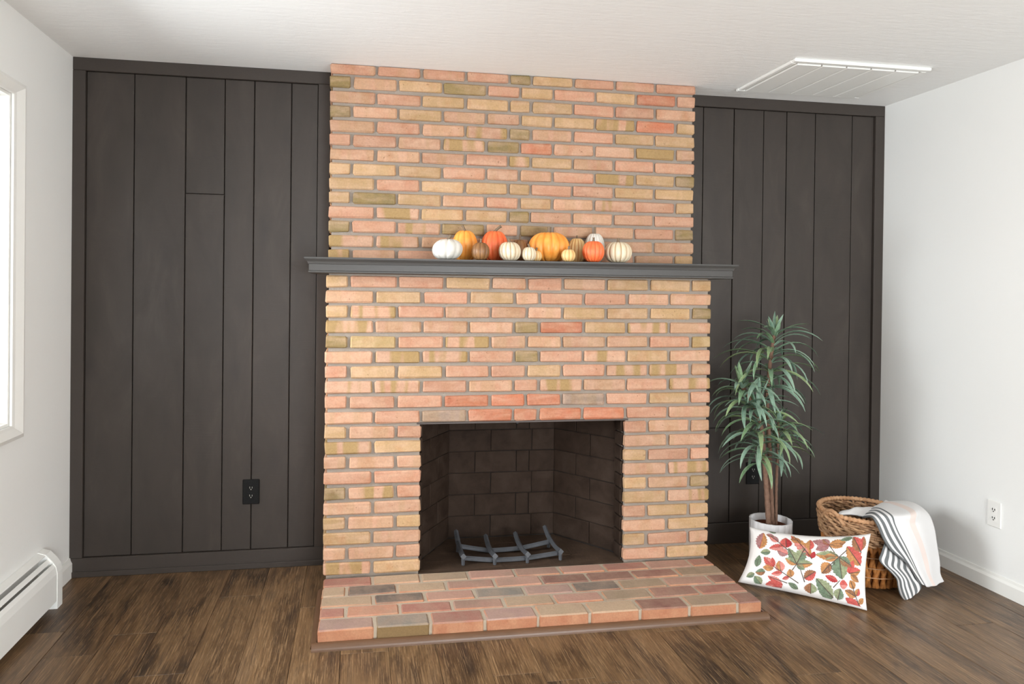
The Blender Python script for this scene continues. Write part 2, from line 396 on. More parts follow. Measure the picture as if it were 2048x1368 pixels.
# window on the left wall (only its far edge shows)
def window(n, y0, y1, z0, z1, cw=0.088):
    wroot = bpy.data.objects.new('window_%d' % n, None); C.objects.link(wroot); struct(wroot); wroot.location = (0, (y0+y1)/2, z0)
    def rel(o): o.location = Vector(o.location) - wroot.location; o.parent = wroot; return o
    # bevelled picture frame casing, four mitred sides
    o_ = (y0 - cw, y1 + cw, z0 - cw*0.66, z1 + cw*0.62)
    outer = [(o_[0], o_[2]), (o_[1], o_[2]), (o_[1], o_[3]), (o_[0], o_[3])]
    inner = [(y0, z0), (y1, z0), (y1, z1), (y0, z1)]
    for i in range(4):
        j = (i+1) % 4
        a, b, c_, d_ = outer[i], outer[j], inner[j], inner[i]
        def lerp(p, q, t_): return (p[0]+(q[0]-p[0])*t_, p[1]+(q[1]-p[1])*t_)
        ring = [(a, b, 0.001), (a, b, 0.014), (lerp(a, d_, .30), lerp(b, c_, .30), 0.024), (lerp(a, d_, .8), lerp(b, c_, .8), 0.012), (d_, c_, 0.010), (d_, c_, -0.001)]
        vs_ = []; fs_ = []
        for p, q, x in ring: vs_ += [(x, p[0], p[1]), (x, q[0], q[1])]
        for k in range(len(ring)-1): fs_.append((2*k, 2*k+1, 2*k+3, 2*k+2))
        fs_.append((0, 2*len(ring)-2, 2*len(ring)-1, 1))
        rel(MB().add(vs_, fs_).build('casing', MAT['white_trim']))
    fw = 0.03
    mb = MB()   # jamb liner set into the opening
    mb.box(-0.135, -0.001, y1 - 0.012, y1, z0, z1); mb.box(-0.135, -0.001, y0, y0 + 0.012, z0, z1)
    mb.box(-0.135, -0.001, y0 + 0.012, y1 - 0.012, z1 - 0.012, z1); mb.box(-0.135, -0.001, y0 + 0.012, y1 - 0.012, z0, z0 + 0.012)
    rel(mb.build('jamb_liner', MAT['white_trim']))
    zm = 1.486
    for (a, b, xo) in ((zm - 0.02, z1 - 0.012, -0.075), (z0 + 0.012, zm + 0.02, -0.045)):
        y0i, y1i = y0 + 0.012, y1 - 0.012
        mb = MB(); mb.cbox(xo-.028, xo, y1i - 0.045, y1i, a, b); mb.cbox(xo-.028, xo, y0i, y0i + 0.045, a, b)
        mb.cbox(xo-.028, xo, y0i + .045, y1i - .045, a, a + 0.042); mb.cbox(xo-.028, xo, y0i + .045, y1i - .045, b - 0.042, b)
        s_ = rel(mb.build('sash', MAT['white_trim']))
        g_ = MB().box(xo-.016, xo-.012, y0i + .045, y1i - .045, a + .042, b - .042).build('pane', MAT['glass'], s_)
window(1, WY0, WY1, WZ0, WZ1)
window(2, FY0, FY1, WZ0, WZ1)  # added window out of view, made up to let in more daylight

# ------------------------------------------------------------------ brick fireplace
XL, XR, DL, DU, ZH, CO, LB = 1.182, 3.041, 0.331, 0.148, 0.068, 0.0685, 0.2172
JT = 0.0145; RC = 0.013
OX0, OX1, OZ = 1.618, 2.603, ZH + 10*CO
FP = thing('brick_fireplace', 'tall tan and peach brick fireplace with black firebox between charcoal panels', 'fireplace', (2.11, -0.16, 0))
def fp(o):
    o.location = Vector(o.location) - FP.location; o.parent = FP; return o
yl, yu = -DL + RC, -DU + RC
ZM = ZH + 20*CO            # top of the lower brickwork (under the mantel)
mb = MB()
mb.box(XL + RC, OX0 - 0.006, yl, 0.16, 0.0, ZM); mb.box(OX1 + 0.006, XR - RC, yl, 0.16, 0.0, ZM)
mb.box(OX0 - 0.006, OX1 + 0.006, yl, -0.215, OZ + 0.006, ZM)
mb.box(OX0 - 0.006, OX1 + 0.006, -0.215, 0.16, 1.0, ZM)
mb.box(XL + RC, XR - RC, 0.16, 0.29, 0.0, ZM)
fp(mb.build('mortar_bed', MAT['mortar']))
fp(MB().box(XL + 0.002 + RC, XR - 0.002 - RC, yu, 0.16, ZM + 0.001, H - 0.002).build('mortar_bed', MAT['mortar']))
PAL = {'p': (188,145,117), 'r': (185,137,111), 'R': (186,115,86), 'y': (184,149,110), 'o': (138,118,80), 'b': (188,146,119), 's': (144,123,108), 'd': (172,146,102)}
BM = {}
def bmesh_for(l, d, mat='brick', h=None, jit=0.0022):
    k = (round(l, 4), d, mat, h)
    if k not in BM: BM[k] = [brick_mesh('brick', l, d, h or CO - JT, MAT[mat], zlib.crc32(repr(k).encode()) % 9999 + 31*i, jit=jit) for i in range(5)]
    return random.choice(BM[k])
rb = random.Random(11)
def place_brick(x0, x1, z0, yface, d, code):
    l = x1 - x0 - JT + rb.choice((0, 0, 0.002, -0.002))
    me = bmesh_for(l, d)
    o = obj('brick', me, None, ((x0+x1)/2 + rb.uniform(-.0012, .0012), yface + d/2 + rb.uniform(-.0016, .0016), z0 + CO/2 + rb.uniform(-.0008, .0008)),
            (rb.uniform(-.006, .006), rb.uniform(-.005, .005), rb.uniform(-.005, .005)))
    c = PAL[code]; j = rb.uniform(0.94, 1.05)
    lc = s2l(tuple(min(255, x*j) for x in c))
    o.color = (*lc, {'b': 0.12, 'd': 0.55, 'o': 0.7}.get(code, 0.92 if code in 'rR' else 0.78))
    return fp(o)
def row_joints(kind, xl, xr):
    if kind == 'A':
        l = [xl + LB*k for k in range(5)]; r = [xr - LB*k for k in range(5)][::-1]; return l + r
    hb = 0.104; mid = (xl + xr)/2
    return [xl, xl + hb] + [xl + hb + LB*k for k in (1, 2, 3)] + [mid] + [xr - hb - LB*k for k in (3, 2, 1)] + [xr - hb, xr]
LOW = {20:'yrryprpyyy',19:'pyryprrpp',18:'ybrpppyyyo',17:'bpppoRybp',16:'odrbpppprd',15:'pbbrorbyp',14:'ryyrryrbbp',13:'bbrprbprb',
       12:'rrrRRRsryr',11:'prsRRRRrp',10:'ypr....rpp',9:'by.....pp',8:'ppp....yrr',7:'rr.....pb',6:'obr....ypo',5:'pp.....yb',4:'ypy....ryy',3:'yp.....py',2:'ppp....yrp',1:'by.....ry'}
def corner_depth(i, n): return 0.100
for k in range(1, 21):
    kind = 'A' if k % 2 else 'B'; J = row_joints(kind, XL, XR); z0 = ZH + (k-1)*CO
    codes = LOW[k]
    if k > 10:
        for i in range(len(J)-1): place_brick(J[i] - (JT/2 if i == 0 else 0), J[i+1] + (JT/2 if i == len(J)-2 else 0), z0, -DL, 0.095, codes[i])
    else:
        if kind == 'A': segs = [(XL - JT/2, XL+LB), (XL+LB, OX0 + JT/2), (OX1 - JT/2, XR-LB), (XR-LB, XR + JT/2)]
        else: segs = [(XL - JT/2, XL+.104), (XL+.104, XL+.104+LB), (XL+.104+LB, OX0 + JT/2), (OX1 - JT/2, XR-.104-LB), (XR-.104-LB, XR-.104), (XR-.104, XR + JT/2)]
        cs = codes.replace('.', '')
        for (a, b), c_ in zip(segs, cs):
            place_brick(a, b, z0, -DL, 0.030 if (abs(a - OX1 + JT/2) < .001 or abs(b - OX0 - JT/2) < .001) else 0.095, c_)
UP = ['bpr...prpy', 'bbpp.ppppp', 'orbopoppro', 'rbyyoppprp', 'yoyprypbry', 'yryyyrryy', 'yyyrpprbyo', 'ppprbyprry', 'rrpboRpbbp', 'prpbopryyy', 'opyppyybRy', 'pryyyyrrpp', 'opyoryryRr', 'rrrroyrrrr']
zu0 = H - 0.0525 - 13*CO - CO*0.0    # lowest upper course starts here; the top course is cut by the ceiling
zu0 = 2.387 - 13*CO
for k in range(14):
    kind = 'A' if (13 - k) % 2 == 0 else 'B'; J = row_joints(kind, XL + 0.003, XR - 0.005); z0 = zu0 + k*CO
    codes = UP[k].replace('.', 'p') + 'pppp'
    for i in range(len(J)-1):
        a = J[i] - (JT/2 if i == 0 else 0); b = J[i+1] + (JT/2 if i == len(J)-2 else 0)
        if k == 13:
            l = b - a - JT; h_ = H - 0.001 - (z0 + JT/2)
            o = obj('brick', bmesh_for(l, 0.095, 'brick', round(h_, 4)), None, ((a+b)/2, -DU + 0.0475, z0 + JT/2 + h_/2))
            lc = s2l(PAL[codes[i]]); o.color = (*lc, 0.8); fp(o)
        else: place_brick(a, b, z0, -DU, 0.095, codes[i])
# bricks of the chimney's returns, seen only from the side: one joined part
mb = MB()
for k in range(1, 21):
    z0 = ZH + (k-1)*CO + JT/2; z1 = z0 + CO - JT
    for sx, x in ((-1, XL), (1, XR)):
        x0, x1 = (x, x + 0.06) if sx < 0 else (x - 0.06, x)
        cuts = [(-DL + 0.097 + JT*0.6, -0.002)] if k % 2 else [(-DL + 0.097 + JT*.6, -0.12), (-0.12 + JT, -0.002)]
        for a, b in cuts: mb.cbox(x0, x1, a, b, z0, z1, 0.004)
for k in range(14):
    z0 = zu0 + k*CO + JT/2; z1 = min(z0 + CO - JT, H - 0.001)
    for sx, x in ((-1, XL + .003), (1, XR - .005)):
        x0, x1 = (x, x + 0.06) if sx < 0 else (x - 0.06, x)
        mb.cbox(x0, x1, -DU + 0.097 + JT*.6, -0.002, z0, z1, 0.004)
o = fp(mb.build('side_brick', MAT['brick'])); o['kind'] = 'stuff'; o.color = (*s2l((216, 160, 116)), 0.8)
# steel lintel, firebox lining
fp(MB().cbox(OX0 - 0.02, OX1 + 0.02, -DL + 0.012, -0.22, OZ - 0.004, OZ + 0.005, 0.001).build('lintel', MAT['steel']))
BLx, BRx, BY = 1.800, 2.372, 0.085
fl, fr = (OX0 - 0.010, -0.215), (OX1 + 0.012, -0.215)
mb = MB()
poly = [(OX0 - 0.005, -0.300), fl, (BLx, BY), (BRx, BY), fr, (OX1 + 0.005, -0.300)]
for i in range(5):
    a, b = poly[i], poly[i+1]
    d = Vector((b[0]-a[0], b[1]-a[1])); nrm = Vector((-d.y, d.x)).normalized() * 0.012
    mb.prism([a, b, (b[0]+nrm.x, b[1]+nrm.y), (a[0]+nrm.x, a[1]+nrm.y)], 2, 0.0, 0.99)
mb.prism([fl, (BLx, BY), (BRx, BY), fr], 2, 0.965, 0.995)

FB = fp(mb.build('firebox', MAT['soot']))
MB().prism([(OX0 - 0.003, -0.3215), (OX0 - 0.003, -0.215), (BLx, BY), (BRx, BY), (OX1 + 0.003, -0.215), (OX1 + 0.003, -0.3215)], 2, 0.0, 0.0655).build('ash_floor', MAT['ash_floor'], FB)
def fbrick(px, py, ang, l, d, z0, h, mat='firebrick', name='firebrick'):
    vv, ff = chamfer(l/2 - 0.0016, d/2, h/2 - 0.0016, 0.0022)
    vv = [(x + random.uniform(-.001, .001), y, z + random.uniform(-.001, .001)) for x, y, z in vv]
    o = obj(name, mesh(name, vv, ff, MAT[mat]), FB, (px, py, z0 + h/2), (0, 0, ang))
    return o
rh = 0.113
def line_wall(a, b, z0, rows, inward, phase):
    a = Vector(a); b = Vector(b); d = b - a; L = d.length; u = d/L; n = Vector((-u.y, u.x)) * inward; ang = math.atan2(u.y, u.x)
    for r in range(rows):
        s = 0.0; first = True
        seq = []
        off = [0.225, 0.14][(r + phase) % 2]
        while s < L - 0.004:
            l = off if first else 0.222
            if (r + phase) % 2 and abs(s - 0.362) < 0.12 and L > 0.5 and not any(abs(q[1]-q[0]-0.07) < .01 for q in seq): l = 0.07
            e = min(L, s + l)
            if L - e < 0.05: e = L
            seq.append((s, e)); s = e; first = False
        for (s0, e0) in seq:
            c_ = a + u*((s0+e0)/2) + n*(-0.003 + random.uniform(-.0015, .0015))
            fbrick(c_.x, c_.y, ang, e0 - s0, 0.016, z0 + r*rh, rh)
line_wall((BLx, BY), (BRx, BY), 0.072, 7, -1, 0)
line_wall((fl[0], fl[1]), (BLx, BY), 0.072, 7, -1, 1)
line_wall((BRx, BY), (fr[0], fr[1]), 0.072, 7, -1, 0)
# firebox floor bricks
for i in range(5):
    for j in range(4):
        x0 = 1.63 + j*0.245 + (0.12 if i % 2 else 0) - 0.1; y0 = -0.30 + i*0.098
        t_ = (y0 + 0.215)/(BY + 0.215); t_ = max(0, min(1, t_ + 0.12))
        lo = fl[0] + (BLx - fl[0])*t_ + 0.012; hi = fr[0] + (BRx - fr[0])*t_ - 0.012
        a, b = max(x0, lo), min(x0 + 0.24, hi)
        if b - a > 0.03 and y0 + 0.09 < BY: fbrick((a+b)/2, y0 + 0.047, 0, b - a, 0.097, 0.0215, 0.046, 'ash_floor', 'floor_firebrick')
# painted ends of the jamb bricks
for k in range(1, 11):
    for x in (OX0 - 0.004, OX1 + 0.004):
        fbrick(x, -0.258, 0, 0.030, 0.080, ZH + (k-1)*CO + 0.004, CO - 0.004, 'firebrick', 'jamb_brick')
# damper hook hanging below the lintel
pts = [(2.10 + 0.010*math.cos(a), -0.2, 0.735 + 0.012*math.sin(a)) for a in [x*0.5 for x in range(-4, 8)]]
fp(MB().tube([(2.105, -0.2, 0.80), (2.108, -0.2, 0.76)] + pts[::-1], 0.003, 6).build('damper_hook', MAT['iron'], smooth=True))

# ------------------------------------------------------------------ hearth
HX0, HX1, HY = 1.186, 3.026, -0.816
HE = thing('brick_hearth', 'raised hearth slab of worn red, tan and grey bricks in front of the firebox', 'hearth', (2.1, -0.57, 0))
def he(o): o.location = Vector(o.location) - HE.location; o.parent = HE; return o
he(MB().box(HX0 + .006, HX1 - .006, HY + .007, -DL + 0.0005, 0.0, ZH - 0.005).build('mortar_bed', MAT['mortar_hearth']))
HP = {'m': (160,130,120), 'g': (132,124,114), 'r': (160,110,97), 't': (174,150,124), 'B': (138,98,87), 'o': (178,126,102), 'p': (176,136,120), 'd': (108,98,90), 'T': (150,130,108)}
HR = ['mgrmttBTB', 'rorptpTBr', 'tdpgmdTpB', 'tdtppBBBT', 'rttppprpr']
dep = (-DL - HY) / 5
for i, codes in enumerate(HR):
    y0 = HY + i*dep
    if i % 2 == 0: J = [HX0 + 0.2165*k for k in range(9)] + [HX1]
    else: J = [HX0] + [HX0 + 0.104 + 0.2165*k for k in range(9)]; J[-1] = HX1
    for k in range(9):
        a = J[k] - (0.006 if k == 0 else 0); b = J[k+1] + (0.006 if k == 8 else 0)
        l, d = b - a - 0.012, dep - (0.012 if i else 0.006)
        me = bmesh_for(l, round(d, 4), 'hearth_brick', 0.064, 0.0014)
        o = obj('brick', me, None, ((a+b)/2, y0 + (dep/2 + (0 if i else -0.003)), ZH - 0.032 + rb.uniform(-.001, .001)), (rb.uniform(-.006, .006), rb.uniform(-.003, .003), rb.uniform(-.006, .006)))
        j = rb.uniform(0.95, 1.05); o.color = (*s2l(tuple(min(255, q*j) for q in HP[codes[k]])), 0.05 if (i == 0 and k == 1) else 0.95); he(o)
def qround(name, p0, p1, out):
    # quarter round moulding from p0 to p1 on the floor, bulging towards out
    R_ = 0.025; n = 7; vs_ = []; out = Vector(out)
    for p in (p0, p1):
        p = Vector(p); vs_.append(p)
        for k in range(n):
            a = PI/2*k/(n-1); vs_.append(p + out*(R_*math.cos(a)) + Vector((0, 0, R_*math.sin(a))))
    fs_ = [(i, i+1, i+2+n, i+1+n) for i in range(1, n)] + [tuple(range(n+1)), tuple(reversed(range(n+1, 2*n+2))), (0, n, 2*n+1, n+1), (0, n+1, n+2, 1)]
    return he(MB().add(vs_, fs_).build(name, MAT['quarter_round']))
qround('quarter_round', (HX0 - 0.022, HY - 0.003, 0), (HX1 + 0.022, HY - 0.003, 0), (0, -1, 0))
qround('quarter_round', (HX0 - 0.003, HY - 0.003, 0), (HX0 - 0.003, -DL, 0), (-1, 0, 0))
qround('quarter_round', (HX1 + 0.003, HY - 0.003, 0), (HX1 + 0.003, -DL, 0), (1, 0, 0))

# ------------------------------------------------------------------ mantel
MT = thing('mantel_shelf', 'grey painted wooden mantel shelf with crown moulding carrying pumpkins', 'mantel', (2.11, -0.28, 1.437))
def mt(o): o.location = Vector(o.location) - MT.location; o.parent = MT; return o
ZT = 1.508
def mring(off, z):   # outline of the mantel at overhang off beyond the lower brick face
    x0, x1, y0 = XL - off, XR + off, -DL - off
    return [(x0, -0.150, z), (x0, y0, z), (x1, y0, z), (x1, -0.150, z)]
def band(name, prof):
    vs_ = []; fs_ = []
    for off, z in prof: vs_ += mring(off, z)
    for i in range(len(prof)-1):
        for k in range(4):
            j = (k+1) % 4; fs_.append((4*i+k, 4*i+j, 4*i+4+j, 4*i+4+k))
    fs_ += [(0, 1, 2, 3), tuple(4*(len(prof)-1)+k for k in range(4))]
    return mt(MB().add(vs_, fs_).build(name, MAT['mantel']))
band('shelf_board', [(0.088, ZT - 0.009), (0.090, ZT - 0.007), (0.090, ZT - 0.001), (0.089, ZT)])
band('crown_moulding', [(0.070, ZT - 0.030), (0.074, ZT - 0.029), (0.075, ZT - 0.025), (0.077, ZT - 0.019), (0.082, ZT - 0.013), (0.086, ZT - 0.0105), (0.086, ZT - 0.0092)])
band('fascia', [(0.069, ZM + 0.0115), (0.070, ZM + 0.012), (0.070, ZT - 0.0302)])
band('bottom_bead', [(0.052, ZM + 0.0005), (0.068, ZM + 0.001), (0.072, ZM + 0.004), (0.072, ZM + 0.009), (0.069, ZM + 0.0113)])

# ------------------------------------------------------------------ ceiling return vent
VX0, VX1, VY0, VY1 = 3.265, 3.968, -0.640, -0.140
VT = thing('ceiling_vent', 'white five panel return air grille on the ceiling', 'vent', ((VX0+VX1)/2, (VY0+VY1)/2, H))
def vt(o): o.location = Vector(o.location) - VT.location; o.parent = VT; return o
fw = 0.028
for (a, b, c_, d_) in ((VX0, VX1, VY0, VY0+fw), (VX0, VX1, VY1-fw, VY1), (VX0, VX0+fw, VY0+fw, VY1-fw), (VX1-fw, VX1, VY0+fw, VY1-fw)):
    vt(MB().cbox(a, b, c_, d_, H - 0.016, H - 0.0005, 0.004).build('frame_side', MAT['white_metal']))
vt(MB().box(VX0+fw, VX1-fw, VY0+fw, VY1-fw, H - 0.003, H - 0.0005).build('backing', MAT['white_metal']))
pw = (VX1 - VX0 - 2*fw - 0.010)/5
for k in range(5):
    a = VX0 + fw + 0.005 + k*pw
    vt(MB().cbox(a + 0.003, a + pw - 0.003, VY0 + fw + 0.008, VY1 - fw - 0.004, H - 0.019, H - 0.003, 0.003).build('panel', MAT['white_metal']))

# ------------------------------------------------------------------ baseboard heater
HT = thing('baseboard_heater', 'white enamel baseboard heater along the floor under the window', 'heater', (0.04, -1.2, 0))
def ht(o): o.location = Vector(o.location) - HT.location; o.parent = HT; return o
ya, yb = -2.4, -0.325
ht(MB().prism([(0.0005, 0.02), (0.006, 0.02), (0.006, 0.222), (0.030, 0.222), (0.034, 0.2275), (0.030, 0.2305), (0.004, 0.239), (0.0005, 0.239)], 1, ya, yb).build('back_plate', MAT['white_metal']))
ht(MB().prism([(0.040, 0.206), (0.052, 0.196), (0.0545, 0.1985), (0.047, 0.2065), (0.041, 0.2125), (0.038, 0.2095)], 1, ya, yb).build('damper', MAT['white_metal']))
ht(MB().prism([(0.060, 0.189), (0.0625, 0.1925), (0.073, 0.178), (0.079, 0.150), (0.079, 0.034), (0.060, 0.034), (0.060, 0.037), (0.076, 0.037), (0.076, 0.149), (0.070, 0.176)], 1, ya, yb).build('front_panel', MAT['white_metal']))
ht(MB().box(0.012, 0.052, ya, yb, 0.07, 0.14).build('fin_element', MAT['slot_grey']))
ec = [(0.0005, 0.0), (0.081, 0.0), (0.081, 0.152), (0.0745, 0.180), (0.060, 0.203), (0.034, 0.232), (0.004, 0.241), (0.0005, 0.241)]
ht(MB().prism(ec, 1, -0.331, -0.281).build('end_cap', MAT['white_metal']))

# ------------------------------------------------------------------ outlets
def outlet(loc, rotz, w, h, mat, label, hole):
    o_ = thing('wall_outlet', label, 'outlet', loc); o_.rotation_euler = (0, 0, rotz)
    MB().cbox(-w/2, w/2, -0.006, 0, -h/2, h/2, 0.003).build('cover_plate', MAT[mat], o_)
    for s_ in (-1, 1):
        r_ = MB().lathe([(0.0, -0.002), (0.0165, -0.002), (0.0165, 0.0), (0.0, 0.0)], 20).build('receptacle', MAT[mat], o_)
        r_.rotation_euler = (PI/2, 0, 0); r_.location = (0, -0.0065, s_*0.0195)
        for (a, b, c_, d_) in ((-0.007, -0.0045, -0.002, 0.007), (0.0045, 0.007, -0.002, 0.006), (-0.0022, 0.0022, -0.0095, -0.005)):
            k = MB().box(a, b, c_, d_, 0.0018, 0.0028).build('slot', MAT[hole], r_)
    return o_
outlet((0.8185, -0.0, 0.372), 0, 0.080, 0.122, 'black_plastic', 'black outlet plate on the wide panelling beside the fireplace, in the open', 'slot_grey')
outlet((3.486, -0.0, 0.379), 0, 0.080, 0.122, 'black_plastic', 'black outlet plate on the panelling half hidden behind the potted plant', 'slot_grey')
outlet((W, -0.721, 0.357), -PI/2, 0.072, 0.122, 'white_plastic', 'white duplex outlet on the plain white wall above the baseboard', 'dark_slot')
for o in bpy.data.objects:
    if o.name.startswith('wall_outlet') and o.location.y > -0.1: o.location.y = 0.0145

# ------------------------------------------------------------------ fireplace grate
GR = thing('fireplace_grate', 'grey cast iron log grate with four curved bars standing in the firebox', 'grate', (2.1, -0.2, 0.067))
def gr(o): o.location = Vector(o.location) - GR.location; o.parent = GR; return o
ZF = 0.067
ends = [((912, 1066), (927, 1116)), ((971, 1075), (994, 1122)), ((1030, 1070), (1060, 1118)), ((1089, 1057), (1122, 1106))]
fronts = []
for (bu, bv), (fu, fv) in ends:
    f_ = on(fu, fv, 2, 0.105); f_.y = max(f_.y, -0.29); b_ = on(bu, bv, 1, f_.y + 0.24)
    fronts.append((f_, b_))
    mid1 = f_.lerp(b_, 0.35) + Vector((0, 0, -0.012)); mid2 = f_.lerp(b_, 0.72) + Vector((0, 0, -0.012))
    pts = [f_ + Vector((0, 0, 0.006)), f_.lerp(b_, 0.15) + Vector((0, 0, -0.004)), mid1, mid2, f_.lerp(b_, 0.9), b_ + Vector((0, 0, 0.012))]
    bar = gr(MB().tube(pts, [0.015, 0.014, 0.013, 0.013, 0.012, 0.011], 4).build('bar', MAT['iron']))
    gr(MB().tube([(f_.x, f_.y + 0.012, 0.10), (f_.x, f_.y + 0.010, ZF)], [0.009, 0.008], 4).build('leg', MAT['iron']))
    m_ = f_.lerp(b_, 0.74)
    gr(MB().tube([(m_.x, m_.y, m_.z - 0.014), (m_.x, m_.y, ZF)], [0.008, 0.008], 4).build('leg', MAT['iron']))
for t_ in (0.16, 0.62):
    p = [f_.lerp(b_, t_) + Vector((0, 0, -0.020)) for f_, b_ in fronts]
    path = []
    for i in range(3):
        for k in range(5):
            a = k/5; path.append(p[i].lerp(p[i+1], a))
    path.append(p[3]); n_ = len(path)
    path = [q + Vector((0, 0, -0.010*math.sin(PI*i/(n_-1)))) for i, q in enumerate(path)]
    gr(MB().tube(path, 0.012, 6).build('cross_bar', MAT['iron']))

# ------------------------------------------------------------------ pumpkins on the mantel
def pump_mat(name, base, crease, hi, rough=0.42):
    t = NT(name, rough, 0.45); v = t.coords(rnd=20)
    a = t.node('ShaderNodeAttribute', attribute_name='crease')
    n = t.noise(v, 22, 4)
    c = t.mix(t.ramp(n, [(0.35, 0.0), (0.72, 0.8)]), s2l(base), s2l(hi))
    c = t.mix(t.ramp(a.outputs['Fac'], [(0.25, 0.0), (0.95, 0.85)]), c, s2l(crease))
    t.color(c); t.bump(t.noise(v, 70, 4), 0.08, 0.003); return t.m
PM = {'cream': pump_mat('pumpkin_cream', (218,200,168), (186,142,92), (226,212,188)),
      'white': pump_mat('pumpkin_white', (216,210,198), (216,210,198), (226,222,214)),
      'orange': pump_mat('pumpkin_orange', (242,150,56), (242,150,56), (250,178,88)),
      'red': pump_mat('pumpkin_red', (238,104,56), (238,104,56), (246,136,80)),
      'brown': pump_mat('pumpkin_brown', (124,84,50), (124,84,50), (158,114,70)),
      'yellow': pump_mat('pumpkin_yellow', (228,188,124), (204,126,54), (234,204,150))}
MAT['stem'] = simple('pumpkin_stem', (122, 104, 84), 0.7, 0.3, 60, 0.3, 0.4, 150)
def pumpkin(u0, u1, vt_, y, col, label, ribs=11, lean=0.0, stem_l=0.02, stem_tilt=0.2, rs=1.0, seed=0):
    vm = (vt_ + 520)/2
    a, b = on(u0, vm, 1, y), on(u1, vm, 1, y); R_ = (b.x - a.x)/2*0.985*rs; cx = (a.x + b.x)/2
    hgt = on((u0+u1)/2, vt_, 1, y).z - ZT
    P_ = thing('pumpkin', label, 'pumpkin', (cx, y, ZT + 0.0005), 'pumpkins along the mantel')
    rnd = random.Random(seed + int(u0)); seg = ribs*8; N = 18; vs_ = []; fs_ = []; cr = []
    for i in range(N+1):
        ph = PI*i/N
        rr = math.sin(ph)**0.78; zz = -math.cos(ph)
        for k in range(seg):
            th = 2*PI*k/seg; w = abs(math.cos(th*ribs/2)); c_ = (1-w)**2.0
            f_ = 1 - 0.13*c_*math.sin(ph)**0.5
            dim = 0.16*max(0, 1 - rr/0.5)**2 * (1 if zz > 0 else 0.5) * (1 if zz > 0 else -1)
            z_ = (zz*(1 - 0.05*c_) - dim)
            vs_.append((R_*rr*f_*math.cos(th) + lean*(z_+1)*0.5*R_, R_*rr*f_*math.sin(th), (z_+1)/2*hgt)); cr.append(c_)
    for i in range(N):
        for k in range(seg):
            k2 = (k+1) % seg; fs_.append((i*seg+k, i*seg+k2, (i+1)*seg+k2, (i+1)*seg+k))
    zmin = min(q[2] for q in vs_); vs_ = [(x, y_, z - zmin) for x, y_, z in vs_]
    vs_ = [(x, y_, max(z, 0.0)) for x, y_, z in vs_]
    me = mesh('body', vs_, fs_, PM[col], True)
    at = me.attributes.new('crease', 'FLOAT', 'POINT'); at.data.foreach_set('value', cr)
    obj('body', me, P_)
    s0 = Vector((lean*R_*0.95, 0, hgt*0.90 - zmin)); sr = max(0.0046, R_*0.10); stem_l += 0.006
    pts = [s0 + Vector((stem_tilt*stem_l*q*q*1.4, -0.1*stem_l*q, (stem_l + hgt*0.08)*q)) for q in (0, 0.3, 0.6, 0.85, 1.0)]
    MB().tube(pts, [sr*2.0, sr*1.25, sr, sr*0.95, sr*1.2], 7).build('stem', MAT['stem'], P_, smooth=True)
pumpkin(862, 924, 477, -0.345, 'white', 'squat white pumpkin at the end of the row on the mantel', 9, 0.10, 0.012, 0.5)
pumpkin(905, 956, 459, -0.222, 'orange', 'tall light orange pumpkin behind the squat white pumpkin', 9, -0.05, 0.018, -0.4)
pumpkin(943, 979, 484, -0.372, 'brown', 'small dark brown pumpkin standing between two orange pumpkins', 9, 0, 0.011, 0.1)
pumpkin(962, 1016, 460, -0.222, 'red', 'tall deep orange pumpkin behind the small brown pumpkin', 11, 0, 0.018, 0.9)
pumpkin(998, 1043, 483, -0.362, 'cream', 'ribbed cream pumpkin in front of the tall deep orange pumpkin', 13, -0.08, 0.010, -0.2)
pumpkin(1023, 1056, 478, -0.200, 'brown', 'brown pumpkin mostly hidden behind the cream pumpkins', 9, 0, 0.018, 0)
pumpkin(1043.6, 1072.6, 493.5, -0.385, 'cream', 'little cream pumpkin in front of the hidden brown pumpkin', 11, 0, 0.009, -0.2)
pumpkin(1060, 1084, 501, -0.338, 'yellow', 'tiny peach pumpkin tucked behind the little cream pumpkin', 9, 0, 0.008, 0.2)
pumpkin(1057, 1138, 463, -0.250, 'orange', 'largest pumpkin, round light orange, in the middle of the row', 13, 0, 0.020, 0)
pumpkin(1123, 1151, 498, -0.385, 'yellow', 'small yellow pumpkin in front of the largest orange pumpkin', 9, 0, 0.009, 0.1)
pumpkin(1136, 1171, 475, -0.210, 'yellow', 'tall pale yellow pumpkin behind the small yellow pumpkin', 13, 0, 0.008, 0)
pumpkin(1170.6, 1209.5, 465, -0.208, 'white', 'tall off-white pumpkin rising behind the red-orange pumpkin', 13, -0.05, 0.026, 0)
pumpkin(1165.6, 1208, 481, -0.366, 'red', 'red-orange ribbed pumpkin in front of the tall off-white pumpkin', 13, 0, 0.012, 0)
pumpkin(1209.5, 1262.5, 483, -0.345, 'cream', 'broad cream pumpkin beside the red-orange pumpkin, last in the row', 13, 0, 0.013, 0)

# ------------------------------------------------------------------ potted plant
PCX, PCY = 3.412, -0.275
PL = thing('potted_plant', 'tall artificial dracaena with strappy green leaves in a white fluted pot', 'plant', (PCX, PCY, 0))
def pl(o): o.location = Vector(o.location) - PL.location; o.parent = PL; return o
MAT['pot'] = simple('white_glazed_pot', (226, 223, 222), 0.3, 0.5, 6, 0.02)
MAT['soil'] = simple('brown_soil', (92, 50, 32), 0.95, 0.1, 90, 0.4, 0.9, 160)
t = NT('dracaena_leaf', 0.42, 0.5); oi = t.node('ShaderNodeObjectInfo'); v = t.coords('UV'); v2 = t.coords(rnd=10)
base = t.ramp(oi.outputs['Random'], [(0.0, s2l((84,116,98))), (0.45, s2l((122,150,132))), (0.75, s2l((86,120,80))), (1.0, s2l((138,156,104)))])
sx = t.node('ShaderNodeSeparateXYZ'); t.t.links.new(v, sx.inputs[0])
